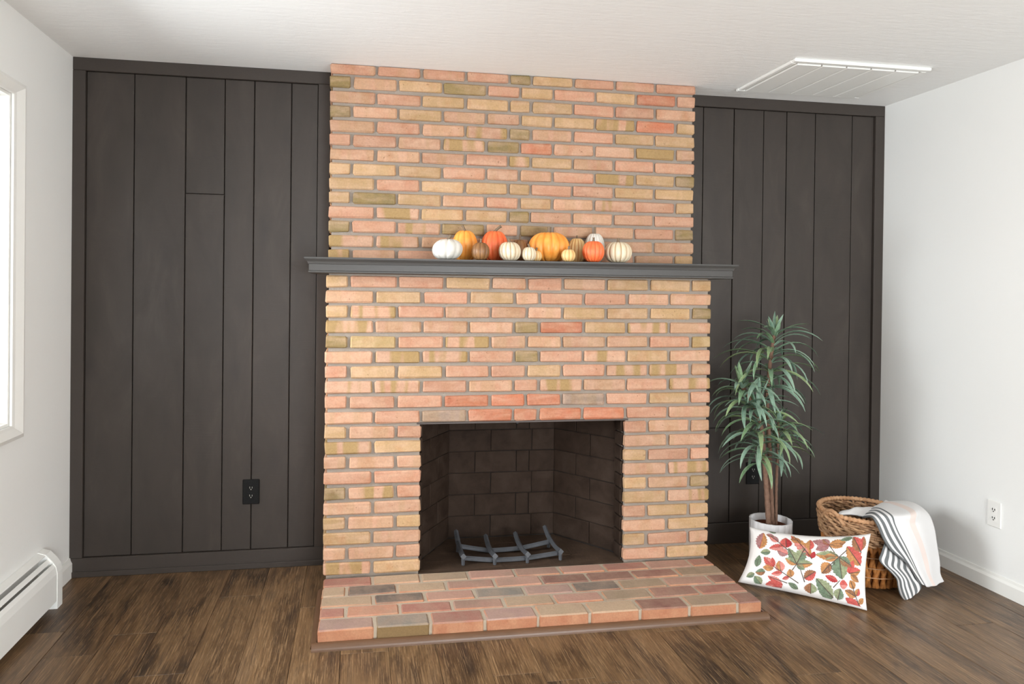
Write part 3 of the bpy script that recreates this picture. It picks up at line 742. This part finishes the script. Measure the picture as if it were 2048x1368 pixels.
edge = t.ramp(sx.outputs[0], [(0.0, 1.0), (0.14, 0.0), (0.42, 0.0), (0.5, 0.8), (0.58, 0.0), (0.86, 0.0), (1.0, 1.0)])
c = t.mix(t.math('MULTIPLY', edge, 0.45), base, s2l((186,200,160)))
c = t.mix(t.ramp(t.noise(v2, 60, 4), [(0.4, 0.0), (0.7, 0.35)]), c, s2l((160,178,160)))
t.color(c); t.b.inputs['Subsurface Weight'].default_value = 0.0; MAT['leaf'] = t.m
MAT['trunk'] = simple('ringed_trunk', (120, 92, 76), 0.8, 0.2, 50, 0.4, 0.9, 120)
pr = [(0.0, 0.0), (0.094, 0.0), (0.098, 0.006), (0.100, 0.10), (0.101, 0.222), (0.095, 0.222), (0.094, 0.17), (0.0, 0.17)]
flute = lambda th, z: 1 + 0.022*abs(math.sin(th*9)) - 0.008
o = pl(MB().lathe(pr, 144, (PCX, PCY, 0.0005), flute).build('pot', MAT['pot'], smooth=False))
pl(MB().lathe([(0.0, 0.172), (0.05, 0.196), (0.090, 0.190), (0.0925, 0.18), (0.0, 0.171)], 40, (PCX, PCY, 0)).build('soil', MAT['soil']))
def trunk(pix, r0, r1):
    pts = [on(u, v_, 1, y) for u, v_, y in pix]
    path = []
    for i in range(len(pts)-1):
        for k in range(8): path.append(pts[i].lerp(pts[i+1], k/8))
    path.append(pts[-1]); n_ = len(path)
    rad = [(r0 + (r1-r0)*i/(n_-1))*(1 + (0.10 if i % 2 else -0.06)) for i in range(n_)]
    pl(MB().tube(path, rad, 9).build('trunk', MAT['trunk'], smooth=True))
trunk([(1538, 1058, -0.29), (1533, 980, -0.29), (1529, 925, -0.285), (1524, 860, -0.285), (1508, 810, -0.285), (1484, 772, -0.285)], 0.013, 0.009)
trunk([(1545, 1058, -0.27), (1541, 960, -0.27), (1537, 860, -0.27), (1533, 790, -0.27), (1541, 720, -0.27), (1549, 668, -0.27)], 0.012, 0.008)
trunk([(1552, 1058, -0.265), (1552, 985, -0.25), (1554, 930, -0.24), (1557, 842, -0.235)], 0.008, 0.006)
LV = []
def leaf_mesh(L, wd_, e0, droop):
    n = 9; vs_ = []; fs_ = []; uv = []; p = Vector((0, 0, 0)); st = L/n
    for i in range(n+1):
        s = i/n; a = math.radians(e0 - droop*s**1.05)
        w = wd_*(min(1, 0.45 + s*2.2))*(1 - max(0, (s-0.55)/0.45)**1.8)*0.5 + 0.0004
        nx, nz = -math.sin(a), math.cos(a)
        for k, q in enumerate((-1, 0, 1)):
            off = 0.0 if q else -w*0.45
            vs_.append((p.x + nx*off, q*w, p.z + nz*off)); uv.append((k*0.5, s))
        p = p + Vector((math.cos(a), 0, math.sin(a)))*st
    for i in range(n):
        for k in range(2): fs_.append((i*3+k, i*3+k+1, i*3+k+4, i*3+k+3))
    me = mesh('leaf', vs_, fs_, MAT['leaf'], True); ul = me.uv_layers.new(name='UVMap')
    for lp in me.loops: ul.data[lp.index].uv = uv[lp.vertex_index]
    return me, p
rl = random.Random(21); LC = {}
def leaf_at(P, az, L, wd_, e0, droop):
    key = (round(L, 2), round(e0/8), round(droop/10), round(wd_, 3))
    if key not in LC: LC[key] = leaf_mesh(round(L, 2), wd_, round(e0/8)*8, round(droop/10)*10)
    me, tip = LC[key]
    tx, ty = P.x + tip.x*math.cos(az), P.y + tip.x*math.sin(az)
    if tx < 3.06 and ty > -0.36: return
    if ty > -0.01: return
    o = obj('leaf', me, None, P, (rl.uniform(-.25, .25), 0, az)); pl(o)
def whorl(P, n, e0, droop, L, wd_=0.017, ph=0.0):
    for i in range(n):
        leaf_at(P + Vector((0, 0, rl.uniform(-.015, .015))), ph + 2*PI*i/n + rl.uniform(-.3, .3), L*rl.uniform(.85, 1.12), wd_*1.0, e0 + rl.uniform(-10, 10), droop*rl.uniform(.85, 1.15))
def head(u, v_, y, dirv, levels, up_n=6, up_l=0.10):
    P = on(u, v_, 1, y)
    whorl(P, up_n, 76, 12, up_l*1.1, 0.019, rl.random()*6)
    for (d_, n, e0, dr, L) in levels: whorl(P + Vector(dirv)*d_, n, e0, dr, L*1.15, 0.021, rl.random()*6)
head(1549, 672, -0.27, (-0.12, 0, -1), [(0.0, 6, 42, 70, .17), (.045, 8, 40, 95, .21), (.09, 9, 38, 110, .23), (.135, 9, 34, 110, .24), (.18, 9, 32, 110, .24), (.225, 9, 28, 105, .23), (.27, 8, 24, 100, .20)], 8, 0.10)
head(1484, 772, -0.285, (0.25, 0, -1), [(0.015, 6, 45, 100, .17), (.045, 8, 38, 110, .20), (.08, 8, 32, 115, .21), (.11, 7, 20, 105, .19)], 6, 0.11)
head(1516, 822, -0.31, (0.05, 0, -1), [(0.0, 6, 48, 100, .20), (.04, 8, 42, 110, .22), (.08, 9, 38, 115, .22), (.125, 9, 30, 110, .22), (.17, 8, 22, 105, .20), (.215, 8, 14, 95, .19), (.25, 6, 6, 85, .18)], 6, 0.15)
head(1558, 845, -0.235, (-0.03, 0, -1), [(0.015, 6, 42, 90, .16), (.05, 8, 38, 100, .19), (.09, 9, 32, 105, .20), (.13, 8, 25, 100, .19)], 6, 0.08)

# ------------------------------------------------------------------ wicker basket
BX, BYc, BR0, BR1, BH = 3.762, -0.500, 0.150, 0.197, 0.322
BK = thing('wicker_basket', 'round woven wicker basket with braided rim holding a striped throw', 'basket', (BX, BYc, 0))
def bk(o): o.location = Vector(o.location) - BK.location; o.parent = BK; return o
def wick(name, a, b, rnd=True):
    t = NT(name, 0.6, 0.35); v = t.coords(rnd=20); oi = t.node('ShaderNodeObjectInfo')
    n = t.noise(v, 38, 5, 0.65)
    c = t.mix(t.ramp(n, [(0.3, 0.0), (0.7, 1.0)]), s2l(a), s2l(b))
    c = t.mix(1.0, c, t.ramp(oi.outputs['Random'], [(0.0, 0.72), (1.0, 1.15)]), 'MULTIPLY')
    t.color(c); t.bump(t.noise(v, 160, 4), 0.5, 0.003); return t.m
MAT['weave'] = wick('wicker_weave', (112, 74, 50), (196, 156, 116))
MAT['splint'] = wick('wicker_splint', (134, 78, 34), (196, 130, 68))
MAT['rimw'] = wick('wicker_rim', (168, 118, 78), (214, 170, 130))
MAT['wick_dark'] = simple('wicker_core', (104, 62, 32), 0.8, 0.2, 40, 0.3)
rad_at = lambda z: BR0 + (BR1 - BR0)*(z/BH)**0.85
ZB = 0.205
prf = [(0.0, 0.002), (BR0 - 0.012, 0.002)] + [(rad_at(z) - 0.010, z) for z in (0.05, 0.1, 0.15, 0.2)] + [(rad_at(0.2) - 0.016, 0.2), (BR0 - 0.02, 0.01), (0.0, 0.01)]
bk(MB().lathe(prf, 48, (BX, BYc, 0)).build('core_wall', MAT['wick_dark'], smooth=False))
NS = 60
for k in range(NS):
    th = 2*PI*k/NS; z0, z1 = 0.012, ZB + 0.012
    r0, r1 = rad_at(z0) + 0.001, rad_at(z1) + 0.001; lean_ = 0.075 * (1 if k % 2 else -1)
    pts = []
    for q in range(5):
        s = q/4; z = z0 + (z1-z0)*s; r = r0 + (r1-r0)*s - 0.004*abs(math.sin(2.5*PI*s)); a = th + lean_*math.sin(PI*s*2.2)
        pts.append((BX + r*math.cos(a), BYc + r*math.sin(a), z))
    bk(MB().tube(pts, [0.0098 + 0.0016*((k*7) % 3 == 0)]*5, 6).build('splint', MAT['splint'], smooth=True))
for z in (0.060, 0.105, 0.155):
    r = rad_at(z) + 0.0075
    bk(MB().tube([(BX + (r + .0015*math.sin(23*a))*math.cos(a), BYc + (r + .0015*math.sin(23*a))*math.sin(a), z) for a in [2*PI*i/92 for i in range(92)]], 0.0022, 5, True).build('tie', MAT['rimw'], smooth=True))
for k in range(22):     # stakes of the woven band
    a = 2*PI*k/22
    bk(MB().tube([(BX + rad_at(z)*math.cos(a), BYc + rad_at(z)*math.sin(a), z) for z in (ZB, ZB + .04, ZB + .08, BH - 0.005)], 0.0058, 6).build('stake', MAT['weave'], smooth=True))
rows = 7
for i in range(rows):   # twined strands, two to a row
    z = ZB + 0.008 + i*(BH - 0.014 - ZB)/rows
    for s_ in (0, 1):
        pts = []
        for q in range(132):
            a = 2*PI*q/132; ph = 11*a + PI*s_ + i*1.3
            r = rad_at(z) + 0.0095*math.sin(ph); pts.append((BX + r*math.cos(a), BYc + r*math.sin(a), z + 0.0065*math.cos(ph) + 0.002*math.sin(5*a + i)))
        bk(MB().tube(pts, [0.0068 + 0.0014*math.sin(q*0.7 + i) for q in range(132)], 6, True).build('strand', MAT['weave'], smooth=True))
pts = []; rd = []
for q in range(264):
    a = 2*PI*q/264; pts.append((BX + BR1*math.cos(a), BYc + BR1*math.sin(a), BH + 0.002)); rd.append(0.0108 + 0.0018*math.sin(q*2*PI/4))
bk(MB().tube(pts, rd, 8, True).build('rim', MAT['rimw'], smooth=True))
for sgn in (-1,):     # braided handle loop on the rim
    pts = []
    for q in range(15):
        s = q/14; a = (PI if sgn < 0 else 0) + 0.34*(s - 0.5)*2 + (0.15 if sgn < 0 else 0.55)
        r = BR1 + 0.004; pts.append((BX + r*math.cos(a), BYc + r*math.sin(a), BH - 0.035 + (0.052 if sgn < 0 else 0.042)*math.sin(PI*s)))
    bk(MB().tube(pts, [0.009 + 0.0015*(q % 2) for q in range(15)], 8).build('handle', MAT['rimw'], smooth=True))

# ------------------------------------------------------------------ striped throw
TH = thing('throw_blanket', 'white terry throw with grey stripes draped over the basket rim', 'blanket', (BX + 0.1, BYc - 0.1, 0.3))
def thp(o): o.location = Vector(o.location) - TH.location; o.parent = TH; return o
def cloth_mat(name, stops, bs):
    t = NT(name, 0.95, 0.1); v = t.coords('UV'); sx = t.node('ShaderNodeSeparateXYZ'); t.t.links.new(v, sx.inputs[0])
    c = t.ramp(sx.outputs[0], stops, 'CONSTANT'); v2 = t.coords()
    t.color(c); t.bump(t.noise(v2, bs, 4, 0.7), 0.5, 0.004); return t.m
WH, GY, PK = s2l((228, 225, 223)), s2l((112, 114, 114)), s2l((230, 214, 206))
MAT['throw'] = cloth_mat('striped_terry', [(0, GY), (.055, WH), (.115, GY), (.18, WH), (.24, GY), (.30, WH), (.355, GY), (.39, WH), (.62, PK), (.70, WH)], 330)
MAT['tail'] = cloth_mat('striped_cotton', [(k/11, GY if k % 2 == 0 else WH) for k in range(11)], 260)
MAT['terry'] = simple('white_terry', (226, 223, 221), 0.95, 0.1, 30, 0.03, 0.6, 300)
def cr(p0, p1, p2, p3, t_): return 0.5*((2*p1) + (p2-p0)*t_ + (2*p0-5*p1+4*p2-p3)*t_*t_ + (3*p1-p0-3*p2+p3)*t_**3)
def cgrid(G, nu, nv):
    G = np.array(G, float); R_, K, _ = G.shape
    def up(A, n):
        m_ = len(A); out = []
        for i in range(n+1):
            s = i/n*(m_-1); j = min(int(s), m_-2); f_ = s-j
            out.append(cr(A[max(j-1, 0)], A[j], A[j+1], A[min(j+2, m_-1)], f_))
        return np.array(out)
    A = up(G, nv); return np.stack([up(A[i], nu) for i in range(nv+1)])
def cloth(name, G, mat, nu=44, nv=56, thick=0.006, wav=0.003, seed=0):
    A = cgrid(G, nu, nv); vs_ = []; fs_ = []
    for i in range(nv+1):
        for k in range(nu+1):
            p = A[i, k]; w = wav*math.sin(k*0.55 + i*0.06 + seed)*min(1, i/10)
            x, y, z = p[0] - w*0.4, p[1] - w, p[2]
            dx, dy = x - BX, y - BYc; r = math.hypot(dx, dy)
            wp = max(0.0, min(1.0, (i/nv - 0.24)/0.16)) if name == 'main_fold' else (1.0 if name == 'striped_tail' else 0.0)
            need = rad_at(max(0.0, min(BH, z))) + (0.024 if name == 'main_fold' else 0.017)
            if r < need: f_ = 1 + (need/r - 1)*wp*wp*(3 - 2*wp); x, y = BX + dx*f_, BYc + dy*f_      # hangs outside the basket wall
            q_ = abs(math.hypot(x - BX, y - BYc) - BR1)/0.034
            if q_ < 1 and name == 'main_fold' and i/nv < 0.5: z = max(z, BH + 0.017 - 0.07*q_*q_)                # and lies on top of the rim
            vs_.append((x, y, z))
    for i in range(nv):
        for k in range(nu): q = i*(nu+1)+k; fs_.append((q, q+1, q+nu+2, q+nu+1))
    me = mesh(name, vs_, fs_, mat, True); ul = me.uv_layers.new(name='UVMap')
    for lp in me.loops:
        vi = lp.vertex_index; ul.data[lp.index].uv = ((vi % (nu+1))/nu, (vi//(nu+1))/nv)
    o = obj(name, me); so = o.modifiers.new('thickness', 'SOLIDIFY'); so.thickness = thick; so.offset = 0
    return thp(o)
def zz(x, y, dep): return tuple(on(1620 + x/5.946, 980 + y/5.946, 1, dep))
main = [
 [zz(600,335,-.52), zz(640,300,-.50), zz(700,255,-.47), zz(800,215,-.44), zz(900,190,-.42)],
 [zz(650,322,-.60), zz(710,262,-.56), zz(800,190,-.52), zz(920,145,-.47), zz(1100,135,-.44)],
 [zz(735,325,-.690), zz(800,262,-.655), zz(920,215,-.60), zz(1090,165,-.55), zz(1270,175,-.50)],
 [zz(800,420,-.725), zz(900,345,-.705), zz(1040,320,-.705), zz(1220,270,-.655), zz(1405,290,-.56)],
 [zz(870,580,-.730), zz(985,520,-.725), zz(1120,490,-.735), zz(1300,460,-.70), zz(1468,450,-.60)],
 [zz(960,715,-.735), zz(1070,670,-.735), zz(1200,660,-.738), zz(1370,650,-.705), zz(1500,650,-.62)],
 [zz(1085,815,-.740), zz(1150,800,-.742), zz(1265,830,-.735), zz(1420,850,-.70), zz(1530,850,-.64)],
 [zz(1185,905,-.745), zz(1230,940,-.748), zz(1330,990,-.745), zz(1440,1000,-.71), zz(1538,990,-.65)],
 [zz(1290,1095,-.745), zz(1350,1130,-.750), zz(1410,1150,-.745), zz(1500,1130,-.715), zz(1580,1085,-.66)]]
cloth('main_fold', main, MAT['throw'], thick=0.008)
tail = [
 [zz(890,630,-.715), zz(960,690,-.715), zz(1060,770,-.718), zz(1160,830,-.72)],
 [zz(850,735,-.722), zz(960,800,-.725), zz(1080,860,-.725), zz(1190,900,-.725)],
 [zz(825,840,-.728), zz(950,900,-.735), zz(1080,930,-.732), zz(1215,960,-.728)],
 [zz(945,965,-.735), zz(1030,980,-.742), zz(1130,1000,-.738), zz(1235,1010,-.73)],
 [zz(1025,1055,-.738), zz(1090,1060,-.750), zz(1170,1065,-.745), zz(1255,1055,-.735)],
 [zz(1045,1150,-.742), zz(1110,1160,-.755), zz(1200,1140,-.750), zz(1310,1110,-.74)],
 [zz(1070,1240,-.745), zz(1140,1250,-.757), zz(1225,1215,-.752), zz(1320,1165,-.742)],
 [zz(1110,1300,-.748), zz(1160,1300,-.757), zz(1230,1258,-.752), zz(1300,1195,-.745)]]
cloth('striped_tail', tail, MAT['tail'], 36, 44, 0.004, 0.002, 1)
bun = [
 [zz(330,300,-.56), zz(430,290,-.56), zz(540,300,-.56), zz(640,320,-.57), zz(720,330,-.58)],
 [zz(350,270,-.53), zz(450,250,-.53), zz(540,225,-.53), zz(640,225,-.53), zz(730,235,-.53)],
 [zz(380,262,-.49), zz(470,240,-.49), zz(550,218,-.49), zz(650,215,-.49), zz(760,210,-.49)],
 [zz(420,275,-.44), zz(500,262,-.44), zz(580,250,-.44), zz(680,240,-.44), zz(800,230,-.44)]]
cloth('bunched_fold', bun, MAT['terry'], 30, 24, 0.008, 0.003, 2)

# ------------------------------------------------------------------ embroidered cushion
PB0 = on(1476, 1164, 2, 0.012); PB1 = on(1734, 1221, 2, 0.006)
uu = (PB1 - PB0); uu.z = 0; uu.normalize(); bk_ = Vector((-uu.y, uu.x, 0))
LEAN, HGT = 0.165, 0.285
PT0 = PB0 + uu*0.028 + bk_*(LEAN - 0.02) + Vector((0, 0, HGT*0.78)); PT1 = PB1 + uu*0.010 + bk_*LEAN + Vector((0, 0, HGT))
PN = (PT1 - PB1).cross(uu).normalized()
if PN.y > 0: PN = -PN
CU = thing('throw_pillow', 'white lumbar pillow embroidered with autumn leaves leaning on the pot and basket', 'pillow', tuple((PB0 + PB1)/2))
def cu(o): o.location = Vector(o.location) - CU.location; o.parent = CU; return o
def pill(s, t_, side=1, off=0.0):
    # s along the bottom, t_ up the pillow; sides pull inward between the corners
    es, et = 4*s*(1-s), 4*t_*(1-t_)
    s2 = s + 0.045*et*(1 - 2*s)*(1 if s < .5 else 0.6); t2 = t_ + 0.075*es*(1 - 2*t_)*(1.2 if t_ > .5 else 0.25)
    p = PB0.lerp(PB1, s2).lerp(PT0.lerp(PT1, s2), t2)
    th = 0.062*(max(0, es)**0.45)*(max(0, et)**0.45)
    wr = 0.0025*math.sin(9*s + 5*t_) * es*et
    return p + PN*(side*(th + wr*side + 0.003) + off)
def pill_mat():
    t = NT('cotton_cushion', 0.9, 0.15); v = t.coords(); t.color(s2l((226, 222, 218)))
    t.bump(t.noise(v, 420, 3), 0.35, 0.002); return t.m
MAT['cotton'] = pill_mat()
ns, nt = 40, 28; vs_ = []; fs_ = []
for side in (1, -1):
    b0 = len(vs_)
    for i in range(nt+1):
        for k in range(ns+1): vs_.append(pill(k/ns, i/nt, side))
    for i in range(nt):
        for k in range(ns): q = b0 + i*(ns+1)+k; fs_.append((q, q+1, q+ns+2, q+ns+1))
nb = (ns+1)*(nt+1)
rim_i = [k for k in range(ns+1)] + [i*(ns+1)+ns for i in range(1, nt+1)] + [nt*(ns+1)+k for k in range(ns-1, -1, -1)] + [i*(ns+1) for i in range(nt-1, 0, -1)]
for a in range(len(rim_i)):
    b = (a+1) % len(rim_i); fs_.append((rim_i[a], rim_i[b], rim_i[b]+nb, rim_i[a]+nb))
zmn = min(v.z for v in vs_)
LIFT = Vector((0, 0, 0.001 - zmn)) if zmn < 0.001 else Vector((0, 0, 0))
cu(MB().add([v + LIFT for v in vs_], fs_).build('cushion', MAT['cotton'], smooth=True))
# photo position on the pillow face -> pillow coordinates
src = [(1475, 1165), (1734, 1220), (1743, 1066), (1500, 1049)]; dst = [(0, 0), (1, 0), (1, 1), (0, 1)]
A_ = []; B_ = []
for (x, y), (X, Y) in zip(src, dst):
    A_ += [[x, y, 1, 0, 0, 0, -X*x, -X*y], [0, 0, 0, x, y, 1, -Y*x, -Y*y]]; B_ += [X, Y]
hm = np.linalg.solve(np.array(A_, float), np.array(B_, float))
def st(x, y):
    x, y = 1470 + x/7.062, 1040 + y/7.062; w = hm[6]*x + hm[7]*y + 1
    s, t_ = (hm[0]*x + hm[1]*y + hm[2])/w, (hm[3]*x + hm[4]*y + hm[5])/w
    return min(.985, max(.015, s)), min(.975, max(.02, t_))
def thread(name, rgb):
    t = NT(name, 0.75, 0.3); v = t.coords(rnd=5); n = t.noise(v, 90, 3); c = s2l(rgb)
    t.color(t.mix(t.ramp(n, [(0.35, 0.0), (0.65, 1.0)]), tuple(q*0.72 for q in c), tuple(min(1, q*1.12) for q in c)))
    t.bump(t.noise(v, 500, 2), 0.4, 0.002); return t.m
TH_C = {'g': (112,128,104), 'G': (144,150,116), 'r': (190,88,80), 'R': (172,56,58), 'o': (184,130,82), 'b': (150,104,74), 'm': (160,114,112), 'p': (206,132,122), 'k': (92,76,68)}
for k_ in TH_C: MAT['th_' + k_] = thread('thread_' + k_, TH_C[k_])
def strip(name, p, q, w0, w1, mat, off):
    (x0, y0), (x1, y1) = p, q; dx, dy = x1-x0, y1-y0; L = math.hypot(dx, dy) or 1; nx, ny = -dy/L, dx/L
    n = 8; vs_ = []; fs_ = []
    for i in range(n+1):
        s = i/n; w = w0 + (w1-w0)*s
        for q_ in (-1, 1):
            a, b = st(x0 + dx*s + nx*w*q_, y0 + dy*s + ny*w*q_); vs_.append(pill(a, b, 1, off) + LIFT)
    for i in range(n): fs_.append((2*i, 2*i+1, 2*i+3, 2*i+2))
    return cu(MB().add(vs_, fs_).build(name, mat, fix=False))
def eleaf(b, tip, wf, ca, cb=None):
    (x0, y0), (x1, y1) = b, tip; dx, dy = x1-x0, y1-y0; L = math.hypot(dx, dy); nx, ny = -dy/L, dx/L
    n = 14; vs_ = []; fs_ = []; mi = []
    for i in range(n+1):
        s = i/n; w = wf*1.6*L*0.5*math.sin(PI*min(1, s**0.85))**0.8*(1 + (0.14 if i % 2 else -0.10))
        for q_ in (-1, -0.5, 0, 0.5, 1):
            a, c_ = st(x0 + dx*s + nx*w*q_, y0 + dy*s + ny*w*q_); vs_.append(pill(a, c_, 1, 0.0012) + LIFT)
    for i in range(n):
        for k in range(4): fs_.append((5*i+k, 5*i+k+1, 5*i+k+6, 5*i+k+5)); mi.append(0 if k < 2 else 1)
    b0 = len(vs_)                       # stitched midrib
    for i in range(n+1):
        s = i/n
        for q_ in (-1, 1):
            a, c_ = st(x0 + dx*s + nx*3.0*q_*(1.1 - s), y0 + dy*s + ny*3.0*q_*(1.1 - s)); vs_.append(pill(a, c_, 1, 0.0018) + LIFT)
    for i in range(n): fs_.append((b0+2*i, b0+2*i+1, b0+2*i+3, b0+2*i+2)); mi.append(2)
    me = mesh('embroidered_leaf', vs_, fs_, MAT['th_' + ca]); me.materials.append(MAT['th_' + (cb or ca)]); me.materials.append(MAT['th_' + ('k' if ca in 'gGob' else 'R')])
    for p, q_ in zip(me.polygons, mi): p.material_index = q_
    o = cu(obj('embroidered_leaf', me))
    return o
LF = [((280,390),(375,140),.34,'m','o'), ((660,370),(665,200),.62,'r','R'), ((560,270),(440,185),.42,'p','m'), ((630,350),(415,385),.30,'p','r'), ((675,480),(525,415),.52,'m','p'), ((430,440),(290,450),.42,'g','G'),
 ((800,635),(690,375),.28,'g','G'), ((800,635),(930,360),.36,'G','g'), ((800,635),(635,545),.34,'o','G'), ((800,635),(1040,630),.30,'G','o'), ((800,635),(920,715),.36,'G','g'),
 ((1030,530),(740,150),.20,'r','o'), ((1000,400),(1010,220),.42,'o','r'), ((1030,545),(1070,430),.40,'R','R'), ((980,450),(780,280),.24,'p','p'), ((880,270),(730,215),.40,'o','b'),
 ((1290,310),(1040,240),.30,'m','m'), ((1290,310),(1090,400),.40,'m','m'), ((1290,310),(1545,275),.34,'o','b'), ((1290,310),(1500,350),.28,'o','o'), ((1290,310),(1190,205),.42,'b','m'),
 ((1440,510),(1085,480),.28,'o','G'), ((1400,520),(1210,505),.36,'b','o'), ((1300,620),(1175,770),.55,'b','o'), ((1450,530),(1495,850),.52,'G','g'), ((1450,520),(1655,670),.34,'g','b'), ((1400,540),(1230,570),.3,'o','G'),
 ((1810,440),(1650,200),.36,'b','r'), ((1815,420),(1820,215),.36,'r','b'), ((1810,640),(1565,350),.36,'o','r'),
 ((1620,760),(1685,570),.34,'r','r'), ((1620,760),(1810,715),.42,'r','o'), ((1640,780),(1775,885),.34,'b','o'), ((1620,760),(1600,680),.5,'r','r'),
 ((470,665),(335,520),.34,'r','p'), ((470,670),(450,530),.30,'r','r'), ((470,690),(325,670),.42,'o','o'), ((575,740),(545,580),.50,'o','p'), ((590,760),(440,775),.30,'p','r'), ((720,820),(695,705),.56,'o','o'), ((690,820),(590,850),.34,'p','r'), ((545,730),(500,640),.3,'p','o'),
 ((905,840),(1085,745),.46,'b','r'), ((590,920),(395,800),.24,'r','p'), ((600,930),(370,925),.40,'p','r'), ((590,960),(450,960),.4,'m','r'), ((810,990),(675,900),.28,'g','g'), ((985,1050),(1000,905),.80,'b','G'),
 ((1320,1110),(1080,840),.34,'g','G'), ((1320,1110),(1110,1015),.30,'g','g'), ((1390,1130),(1455,980),.62,'G','g'), ((1420,880),(1225,800),.26,'R','r'), ((1450,920),(1580,930),.62,'r','p'),
 ((1690,980),(1625,860),.52,'o','o'), ((1700,1090),(1525,1005),.36,'o','b'), ((1770,1270),(1520,1110),.30,'r','r'), ((1710,1080),(1770,975),.46,'o','r'), ((1740,1190),(1830,1110),.4,'o','o'),
 ((240,660),(275,490),.32,'g','g'), ((360,740),(232,745),.50,'b','g'), ((220,760),(125,810),.5,'g','G'), ((320,920),(225,800),.42,'g','G'), ((1640,212),(1450,240),.24,'g','g'), ((505,185),(405,165),.40,'b','m'), ((545,120),(450,100),.3,'g','g')]
for q_ in LF: eleaf(*q_)
ST = [((680,410),(470,190)), ((630,345),(560,335)), ((735,720),(800,635)), ((800,635),(930,380)), ((800,635),(700,400)), ((800,635),(1030,630)), ((1030,560),(780,160)), ((1290,320),(1380,450)), ((1570,410),(1170,770)), ((1455,530),(1495,845)), ((1455,525),(1650,650)), ((1440,505),(1300,430)),
      ((1380,600),(1375,640)), ((1320,640),(1335,700)), ((1280,680),(1295,730)), ((820,910),(470,665)), ((910,895),(858,720)), ((905,840),(1060,755)), ((660,908),(420,815)), ((1325,1110),(1090,845)), ((1390,1140),(1450,1000)), ((1340,970),(1460,865)), ((1740,1220),(1640,880)), ((1700,1090),(1540,1010)), ((1815,650),(1570,360)), ((1610,765),(1800,740)), ((985,1055),(1003,915)), ((1815,460),(1660,215)), ((660,365),(665,215))]
for a, b in ST: strip('embroidered_stem', a, b, 6.5, 4.0, MAT['th_k'], 0.0022)
# white sewn-in care tag at the lower seam
strip('care_tag', (1330, 1178), (1420, 1215), 7, 7, MAT['cotton'], 0.003)
